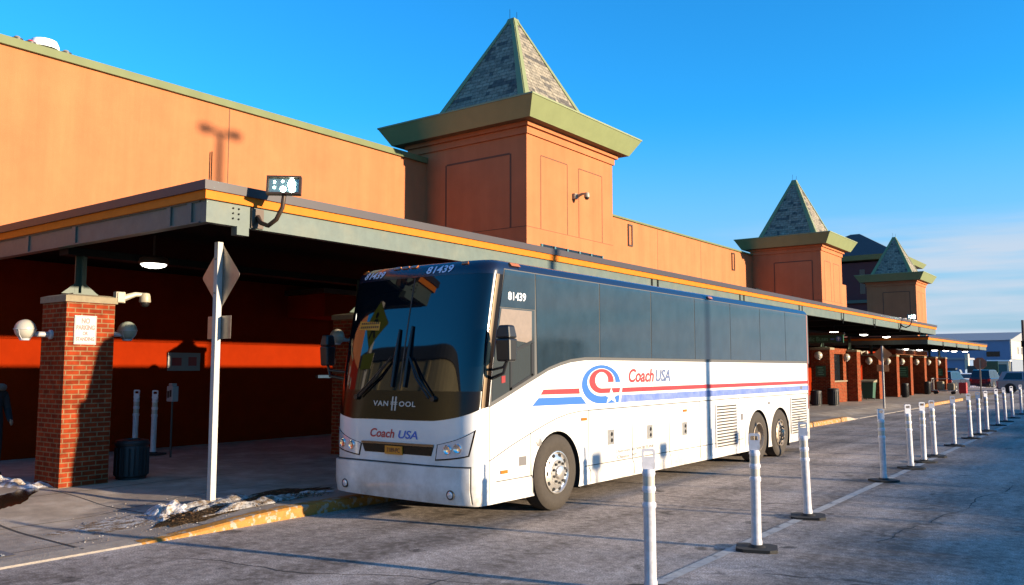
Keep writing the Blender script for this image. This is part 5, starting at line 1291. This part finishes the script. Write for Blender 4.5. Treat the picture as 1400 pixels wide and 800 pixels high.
# ------------------------------------------------------------------ person at the left edge
def person(cx, cy, z0):
    t = thing('person', 'person in a black coat with grey fur collar, at the left edge', 'person', (cx, cy, z0))
    B = Vector((cx, cy, z0))
    def skin(name, pts, edges, rad, material, parent, root=0):
        me = bpy.data.meshes.new(name); me.from_pydata([Vector(p) for p in pts], edges, []); me.update()
        o = bpy.data.objects.new(name, me); COL.objects.link(o); o.parent = parent
        sk = o.modifiers.new('skin', 'SKIN'); sk.use_smooth_shade = True
        if not me.skin_vertices: 
            bm = bmesh.new(); bm.from_mesh(me); bm.verts.layers.skin.verify(); bm.to_mesh(me); bm.free()
        for i, r_ in enumerate(rad):
            rr = r_ if isinstance(r_, tuple) else (r_, r_)
            me.skin_vertices[0].data[i].radius = rr; me.skin_vertices[0].data[i].use_root = (i == root)
        sb = o.modifiers.new('sub', 'SUBSURF'); sb.levels = 2; sb.render_levels = 2
        me.materials.append(material)
        return o
    # faces +X; hips at 0.93
    pts = [(0, 0, 0.93), (0, 0, 1.12), (0, 0, 1.34), (0, 0, 1.47), (0, 0, 1.53),
           (0.02, 0.10, 0.86), (0.04, 0.11, 0.49), (0.0, 0.12, 0.10), (0.14, 0.13, 0.04),
           (-0.02, -0.10, 0.86), (0.0, -0.11, 0.49), (-0.05, -0.12, 0.10), (0.09, -0.13, 0.04),
           (0.0, 0.19, 1.42), (0.02, 0.25, 1.14), (0.20, 0.22, 0.98), (0.27, 0.21, 0.94),
           (0.0, -0.19, 1.42), (0.02, -0.25, 1.14), (0.20, -0.22, 0.98), (0.27, -0.21, 0.94)]
    ed = [(0, 1), (1, 2), (2, 3), (3, 4), (0, 5), (5, 6), (6, 7), (7, 8), (0, 9), (9, 10), (10, 11), (11, 12), (3, 13), (13, 14), (14, 15), (15, 16), (3, 17), (17, 18), (18, 19), (19, 20)]
    rad = [(0.15, 0.19), (0.15, 0.17), (0.15, 0.19), (0.12, 0.16), 0.065, 0.10, 0.07, 0.055, 0.045, 0.10, 0.07, 0.055, 0.045, 0.075, 0.062, 0.05, 0.042, 0.075, 0.062, 0.05, 0.042]
    skin('body', pts, ed, rad, coat_m, t)
    b = MB()
    b.sphere((cx + 0.02, cy, z0 + 1.66), 0.115, 0, 20, (0.92, 0.78, 1.12)); b.tube([(cx + 0.115, cy, z0 + 1.675), (cx + 0.145, cy, z0 + 1.64), (cx + 0.115, cy, z0 + 1.625)], [0.012, 0.02, 0.014], 6)
    b.tube([(cx + 0.107, cy - 0.03, z0 + 1.595), (cx + 0.117, cy, z0 + 1.593), (cx + 0.107, cy + 0.03, z0 + 1.595)], 0.009, 6)
    b.tube([(cx, cy, z0 + 1.50), (cx + 0.01, cy, z0 + 1.60)], 0.055, 10)
    for s_ in (-1, 1): b.sphere((cx + 0.0, cy + s_ * 0.092, z0 + 1.655), 0.03, 0, 8, (0.7, 0.35, 1.1))
    hd = b.build('head', skin_m, t)
    b = MB()
    for s_ in (-1, 1): b.sphere((cx + 0.108, cy + s_ * 0.036, z0 + 1.68), 0.013, 0, 8)
    b.build('eye', black, hd)
    b = MB(); b.sphere((cx - 0.012, cy, z0 + 1.70), 0.122, 0, 18, (0.92, 0.80, 1.0)); b.build('hair', hair_m, t)
    b = MB()
    ring = [(cx + 0.02 + 0.15 * math.cos(a), cy + 0.15 * math.sin(a), z0 + 1.51 + 0.02 * math.cos(a)) for a in [2 * PI * k / 20 for k in range(21)]]
    b.tube(ring, 0.062, 10); b.build('fur_collar', fur_m, t)
    for s_ in (-1, 1):          # hands: palm, thumb, four fingers curled
        b = MB(); P0 = Vector((cx + 0.29, cy + s_ * 0.208, z0 + 0.93))
        b.sphere(P0, 0.043, 0, 10, (1.1, 0.6, 1.0))
        for k, ln_ in enumerate((0.065, 0.075, 0.07, 0.055)):
            q = P0 + Vector((0.035, 0, 0.027 - k * 0.018)); b.tube([q, q + Vector((ln_ * .5, -s_ * 0.012, -0.008)), q + Vector((ln_ * .75, -s_ * 0.04, -0.016))], [0.0095, 0.009, 0.007], 6)
        b.tube([P0 + Vector((0.0, -s_ * 0.01, 0.035)), P0 + Vector((0.03, -s_ * 0.03, 0.05)), P0 + Vector((0.055, -s_ * 0.045, 0.04))], [0.011, 0.010, 0.008], 6)
        b.build('hand', skin_m, t)
    bg_ = thing('carry_bag', 'white rounded bag held by the person at the left edge', 'bag', (cx + 0.30, cy - 0.2, z0 + 0.86))
    b = MB(); b.sphere((cx + 0.30, cy - 0.12, z0 + 0.76), 0.14, 0, 18, (1.0, 0.9, 1.05)); b.build('pouch', bag_m, bg_)
    b = MB(); b.tube([(cx + 0.30, cy - 0.14, z0 + 0.89), (cx + 0.31, cy - 0.2, z0 + 0.935)], 0.012, 6); b.build('strap', bag_m, bg_)
person(-15.76, 6.3, 0.15)

# ------------------------------------------------------------------ parked vehicles beyond the terminal
def car(x, y, rz, label, paint, suv=True, cat='car', L_=4.7, W_=1.85, H_=1.72):
    t = thing('parked_car', label, cat, (x, y, -0.03), 'vehicles parked beyond the terminal', rz)
    def P3(u, v, z): return Vector((x, y, -0.03)) + Vector((u, v, z))
    hl = L_ / 2; hw = W_ / 2; zb = 0.28
    if suv: prof = [(-hl, 0.55), (-hl + 0.02, 0.95), (-hl + 0.10, 1.05), (hl - 1.35, 1.08), (hl - 0.25, 0.98), (hl, 0.75), (hl, 0.45), (hl - .1, zb), (-hl + .1, zb)]
    else: prof = [(-hl, 0.55), (-hl + 0.05, 0.92), (-hl + 0.7, 0.98), (hl - 1.3, 0.95), (hl - 0.2, 0.78), (hl, 0.60), (hl, 0.40), (hl - .1, 0.24), (-hl + .1, 0.24)]
    b = MB(); n = len(prof)
    rings = []
    for v, ins_ in ((-hw, 0.06), (-hw + 0.06, 0.0), (hw - 0.06, 0.0), (hw, 0.06)):
        rings.append([P3(u * (1 - ins_ * 0.35), v, z if z < 0.5 else z - ins_ * 0.5) for u, z in prof])
    vs = sum(rings, [])
    fs = [(i * n + k, i * n + (k + 1) % n, (i + 1) * n + (k + 1) % n, (i + 1) * n + k) for i in range(3) for k in range(n)] + [tuple(range(n)), tuple(range(4 * n - 1, 3 * n - 1, -1))]
    b.add(vs, fs); bd = b.build('body', paint, t, 0.03)
    if suv: cab = [(-hl + 0.12, 1.04), (-hl + 0.42, H_ - 0.05), (-hl + 0.7, H_), (hl - 2.35, H_), (hl - 1.95, H_ - 0.06), (hl - 1.25, 1.06)]
    else: cab = [(-hl + 0.55, 0.96), (-hl + 1.25, H_ - 0.04), (-hl + 1.6, H_), (hl - 2.3, H_), (hl - 2.0, H_ - 0.05), (hl - 1.15, 0.93)]
    b = MB(); m_ = len(cab); tp_ = 0.16
    vs = [P3(u, -hw + 0.08 + tp_ * (z - 1) / (H_ - 1) if z > 1 else -hw + 0.08, z) for u, z in cab] + [P3(u, hw - 0.08 - tp_ * (z - 1) / (H_ - 1) if z > 1 else hw - 0.08, z) for u, z in cab]
    b.add(vs, [tuple(range(m_)), tuple(range(2 * m_ - 1, m_ - 1, -1))] + [(k, m_ + k, m_ + (k + 1) % m_, (k + 1) % m_) for k in range(m_)])
    b.build('cabin', paint, t, 0.02)
    # side glass set into the cabin, windscreen and rear screen
    for s_ in (-1, 1):
        b = MB(); z0, z1 = (1.10, H_ - 0.13) if suv else (0.99, H_ - 0.1)
        def yv(z): return s_ * (hw - 0.08 - (tp_ * (z - 1) / (H_ - 1) if z > 1 else 0) + 0.006)
        a0 = cab[0][0] + 0.35; a1 = cab[-1][0] - 0.30; mid = (a0 + a1) / 2 - 0.1
        for u0, u1, k0, k1 in ((a0, mid - 0.05, 0.28, 0.0), (mid + 0.05, a1, 0.0, 0.55)):
            b.add([P3(u0, yv(z0), z0), P3(u1, yv(z0), z0), P3(u1 - k1, yv(z1), z1), P3(u0 + k0, yv(z1), z1)], [(0, 1, 2, 3)])
        b.build('side_window', car_glass, t)
    A, B_ = cab[0], cab[1]; C_, D_ = cab[-1], cab[-2]
    for (p, q, sg) in ((A, B_, -1), (C_, D_, 1)):
        b = MB(); p2 = (p[0] + (q[0] - p[0]) * .12 + sg * 0.008, p[1] + (q[1] - p[1]) * .12 + .006); q2 = (p[0] + (q[0] - p[0]) * .92 + sg * 0.008, p[1] + (q[1] - p[1]) * .92 + .006)
        b.add([P3(p2[0], -hw + 0.2, p2[1]), P3(p2[0], hw - 0.2, p2[1]), P3(q2[0], hw - 0.3, q2[1]), P3(q2[0], -hw + 0.3, q2[1])], [(0, 1, 2, 3)])
        b.build('windscreen', car_glass, t)
    R = 0.36 if suv else 0.32
    for u in (-hl + 0.95, hl - 0.90):
        for s_ in (-1, 1):
            c = P3(u, s_ * (hw - 0.10), R)
            b = MB(); b.lathe([(R * 1.16, -0.02), (R * 1.16, 0.112)], c + Vector((0, 0, 0.02)), (0, s_, 0), 24); b.build('wheel_arch', black, t)
            b = MB(); b.lathe([(R * .6, -0.1), (R, -0.08), (R, 0.10), (R * .93, 0.118), (R * .62, 0.116)], c, (0, s_, 0), 24); wh = b.build('wheel', rubber, t)
            b = MB(); b.lathe([(R * .62, 0.114), (R * .5, 0.10), (R * .2, 0.118), (0.01, 0.12)], c, (0, s_, 0), 20); b.build('rim', alu, wh)
    for s_ in (-1, 1):
        b = MB(); z = 0.98 if suv else 0.82; b.box(x - hl - 0.012, x - hl + 0.10, y + s_ * (hw - 0.16) - 0.11, y + s_ * (hw - 0.16) + 0.11, z - 0.05 - 0.2, z - 0.03); b.build('tail_light', red_lens, t)
        b = MB(); z = 0.72 if suv else 0.62; b.box(x + hl - 0.16, x + hl - 0.01, y + s_ * (hw - 0.26) - 0.16, y + s_ * (hw - 0.26) + 0.16, z - 0.06, z + 0.08); b.build('headlight', lens, t)
    b = MB(); b.box(x - hl - 0.03, x - hl + 0.1, y - hw + 0.08, y + hw - 0.08, 0.32, 0.50); b.build('bumper', black, t, 0.02); b = MB(); b.box(x + hl - 0.1, x + hl + 0.03, y - hw + 0.08, y + hw - 0.08, 0.30, 0.46); b.build('bumper', black, t, 0.02)
    return t
car(-7.55, 80.0, math.radians(4), 'silver large SUV parked at the right edge of the picture', car_silver, True, 'car', 5.0, 1.95, 1.75)
car(-14.9, 96.0, math.radians(-62), 'white car parked past the last pillar, behind the dark car', car_white, False, 'car', 4.5, 1.8, 1.5)
car(-14.3, 84.5, math.radians(80), 'dark blue car seen from behind next to the last pillar', car_dark, True, 'car', 4.4, 1.85, 1.75)
car(-12.6, 93.5, math.radians(82), 'dark SUV seen from behind, left of the silver SUV', car_dark, True, 'car', 4.6, 1.9, 1.85)

hg = thing('shade_hedge', 'unseen evergreen hedge across the road on the right', 'shade_hedge', (20.6, 28, 0))  # out of view, added to cast the soft shade on the road
b = MB(); nseg = 60; vs = []
for i in range(nseg + 1):
    y = 4 + 50 * i / nseg; h = 3.42 + 0.018 * (y - 10) + 0.22 * noise.noise(Vector((y * 0.6, 3.3, 0)))
    vs += [(20.2, y, -0.03), (20.25, y, h - 0.15), (21.0, y, h - 0.15), (21.05, y, -0.03)]
b.add(vs, [(4 * i + k, 4 * i + k + 1, 4 * i + k + 5, 4 * i + k + 4) for i in range(nseg) for k in range(3)] + [(0, 1, 2, 3), (4 * nseg + 3, 4 * nseg + 2, 4 * nseg + 1, 4 * nseg)])
b.build('core', mat('hedge_twigs', (0.035, 0.03, 0.02), 0.9), hg)
b = MB()
for i in range(7000):
    y = random.uniform(4, 54); h = 3.42 + 0.018 * (y - 10) + 0.22 * noise.noise(Vector((y * 0.6, 3.3, 0)))
    if random.random() < 0.45: c = Vector((random.uniform(20.05, 21.2), y, h - 0.15 + random.gauss(0.08, 0.12)))
    else: c = Vector((random.choice((20.15, 21.1)) + random.gauss(0, 0.07), y, random.uniform(0.05, h)))
    u = Vector((random.gauss(0, 1), random.gauss(0, 1), random.gauss(0, 1))).normalized(); w = u.orthogonal().normalized(); s_ = random.uniform(0.05, 0.10)
    b.add([c - u * s_, c + w * s_ * .5, c + u * s_, c - w * s_ * .5], [(0, 1, 2, 3)])
b.build('foliage', mat('hedge_leaf', (0.035, 0.065, 0.022), 0.6, var=0.3, vscale=3), hg)
# ------------------------------------------------------------------ far background
fb = thing('warehouse', 'big blue metal warehouse with a pale sunlit end wall far behind the cars', 'building', (-30, 200, 0))
b = MB(); b.box(-75, -21.4, 190, 230, 3.6, 7.4); b.build('blue_wall', blue_clad, fb)
b = MB(); b.box(-75.2, -21.2, 189.8, 230.2, -0.03, 3.6); b.build('grey_base', grey_clad, fb)
b = MB(); b.prism([(189.6, 7.4), (230.4, 7.4), (210, 9.6)], 'X', -75.3, -21.2); b.build('roof', roof_grey, fb)
b = MB(); b.box(-21.4, -21.25, 190.2, 229.8, 3.7, 7.6); b.build('end_wall', pale_clad, fb)
b = MB(); b.box(-25.5, -23.2, 189.93, 189.99, 4.2, 5.2); b.build('window', dglass, fb)
b = MB(); b.box(-22.5, -21.5, 189.7, 189.79, 1.3, 2.1); b.box(-37, -35.6, 189.7, 189.79, 1.2, 2.2); b.build('vent', dglass, fb)
b = MB()
for k in range(3): b.box(-21.26, -21.22, 200 + k * 6, 202 + k * 6, 4.8, 6.2)
b.build('end_louver', grey_v, fb)
sh = thing('storage_shed', 'low blue shed with a pale roof edge in front of the warehouse', 'building', (-28, 150, 0))
b = MB(); b.box(-42, -23.2, 150, 158, -0.03, 3.3); b.build('wall', blue_clad, sh)
b = MB(); b.box(-42.2, -23.0, 149.7, 158.2, 3.3, 3.6); b.build('roof', roof_grey, sh)
b = MB(); b.box(-23.2, -22.7, 149.9, 151.2, 1.8, 4.2); b.build('gable_end', pale_clad, sh)
for i, (x, y, s_) in enumerate(((-25.5, 140, 1.0), (-23.0, 139, 0.9), (-20.5, 141, 1.05))):
    t = thing('service_truck', ('dark service truck left in the row before the blue shed', 'dark service truck in the middle of the row before the blue shed', 'dark service truck right in the row before the blue shed')[i], 'truck', (x, y, 0))
    b = MB(); b.box(x - 1.0 * s_, x + 0.3 * s_, y, y + 1.8, 0.6, 2.2 * s_); b.build('cargo_box', slate_m, t, 0.05)
    b = MB(); b.prism([(x + 0.32 * s_, 0.5), (x + 1.1 * s_, 0.5), (x + 1.1 * s_, 1.05), (x + 0.8 * s_, 1.75), (x + 0.32 * s_, 1.75)], 'Y', y + 0.1, y + 1.7); b.build('cab', grey_clad, t, 0.05)
    for u in (-0.65, 0.75):
        b = MB(); b.lathe([(0.36, -0.1), (0.36, 0.1)], (x + u * s_, y - 0.02, 0.36), (0, -1, 0), 16); b.build('wheel', rubber, t)
up = thing('utility_pole', 'tall dark wooden pole at the right edge before the warehouse', 'pole', (-9.5, 95, 0))
b = MB(); b.tube([(-9.55, 95, -0.03), (-9.55, 95, 6.6)], [0.16, 0.12], 10); b.build('shaft', wood_pole, up)
b = MB(); b.box(-9.75, -9.35, 94.85, 94.95, 4.0, 4.6); b.build('box', dark_steel, up)
gs = thing('direction_sign', 'green road sign between the octagon sign and the pale booth', 'sign', (-14.2, 108, 0))
b = MB(); b.box(-15.0, -13.4, 107.95, 108.05, 1.5, 2.75); b.build('board', sign_green, gs)
b = MB(); b.box(-14.9, -14.8, 108.06, 108.14, -0.03, 2.7); b.box(-13.6, -13.5, 108.06, 108.14, -0.03, 2.7); b.build('post', white_paint, gs)
bo = thing('guard_booth', 'small pale glazed booth before the warehouse', 'booth', (-16.5, 135, 0))
b = MB()
for x in (-17.9, -15.7):
    for y in (135.0, 136.6): b.box(x, x + 0.25, y, y + 0.25, -0.03, 2.9)
b.box(-17.65, -15.7, 135.02, 135.2, -0.03, 0.9); b.box(-17.65, -15.7, 135.02, 135.2, 2.5, 2.9); b.build('frame', pale_clad, bo)
b = MB(); b.box(-18.1, -15.3, 134.8, 137.1, 2.901, 3.1); b.build('roof', white_v, bo)
b = MB(); b.box(-17.65, -15.7, 135.1, 136.6, 0.9, 2.5); b.build('glazing', mat('green_glass', (0.03, 0.15, 0.16), 0.15), bo)
# hall added behind the camera, shaped for the reflection in the windshield
pg = thing('reflection_hall', 'beige ribbed hall with a rounded corner, added behind the camera for windshield reflections', 'building', (-32, -16, 0))
arc = [(-24 + 4 * math.sin(a), -14 + 4 * math.cos(a)) for a in [PI / 2 * k / 8 for k in range(9)]]
b = MB(); b.prism([(-60, -10)] + arc + [(-20, -30), (-60, -30)], 'Z', -0.03, 8.8); b.build('wall', beige_conc, pg)
arc2 = [(-24 + 4.2 * math.sin(a), -14 + 4.2 * math.cos(a)) for a in [PI / 2 * k / 8 for k in range(9)]]
b = MB(); b.prism([(-60, -9.8)] + arc2 + [(-19.8, -30.2), (-60, -30.2)], 'Z', 8.81, 9.8); b.build('parapet', slate_m, pg)
b = MB()
for k in range(20): b.box(-59 + k * 1.8, -58.75 + k * 1.8, -9.99, -9.9, 0.5, 8.7)
b.build('rib', beige_conc, pg)
# posts out of the picture on the right whose shadows cross the road and the coach
lp = thing('light_pole', 'tall street light pole standing across the road on the right', 'street light', (6.0, 18.5, 0))
b = MB(); b.tube([(6, 18.5, 0), (6, 18.5, 11.62)], [0.13, 0.09], 12); b.build('shaft', steel_dk, lp)
b = MB(); b.box(5.95, 6.05, 17.95, 19.05, 11.56, 11.66); b.box(5.85, 6.15, 18.75, 19.1, 11.54, 11.72); b.box(5.85, 6.15, 17.9, 18.25, 11.54, 11.72); b.build('lamp_head', steel_dk, lp)
for i, (x, y) in enumerate(((2.5, 13.5), (2.5, 15.72), (2.5, 18.95))):
    t = thing('marker_sign', ('narrow marker sign across the road, nearest of the three', 'narrow marker sign across the road, middle of the three', 'narrow marker sign across the road, farthest of the three')[i], 'sign', (x, y, 0), 'marker signs across the road')
    b = MB(); b.tube([(x, y, 0), (x, y, 2.1)], 0.03, 8); b.build('post', steel_dk, t)
    b = MB(); b.box(x + 0.031, x + 0.036, y - 0.14, y + 0.14, 1.85, 2.12); b.build('panel', sign_back, t)

for o in bpy.data.objects:
    if '_b' in o: del o['_b']
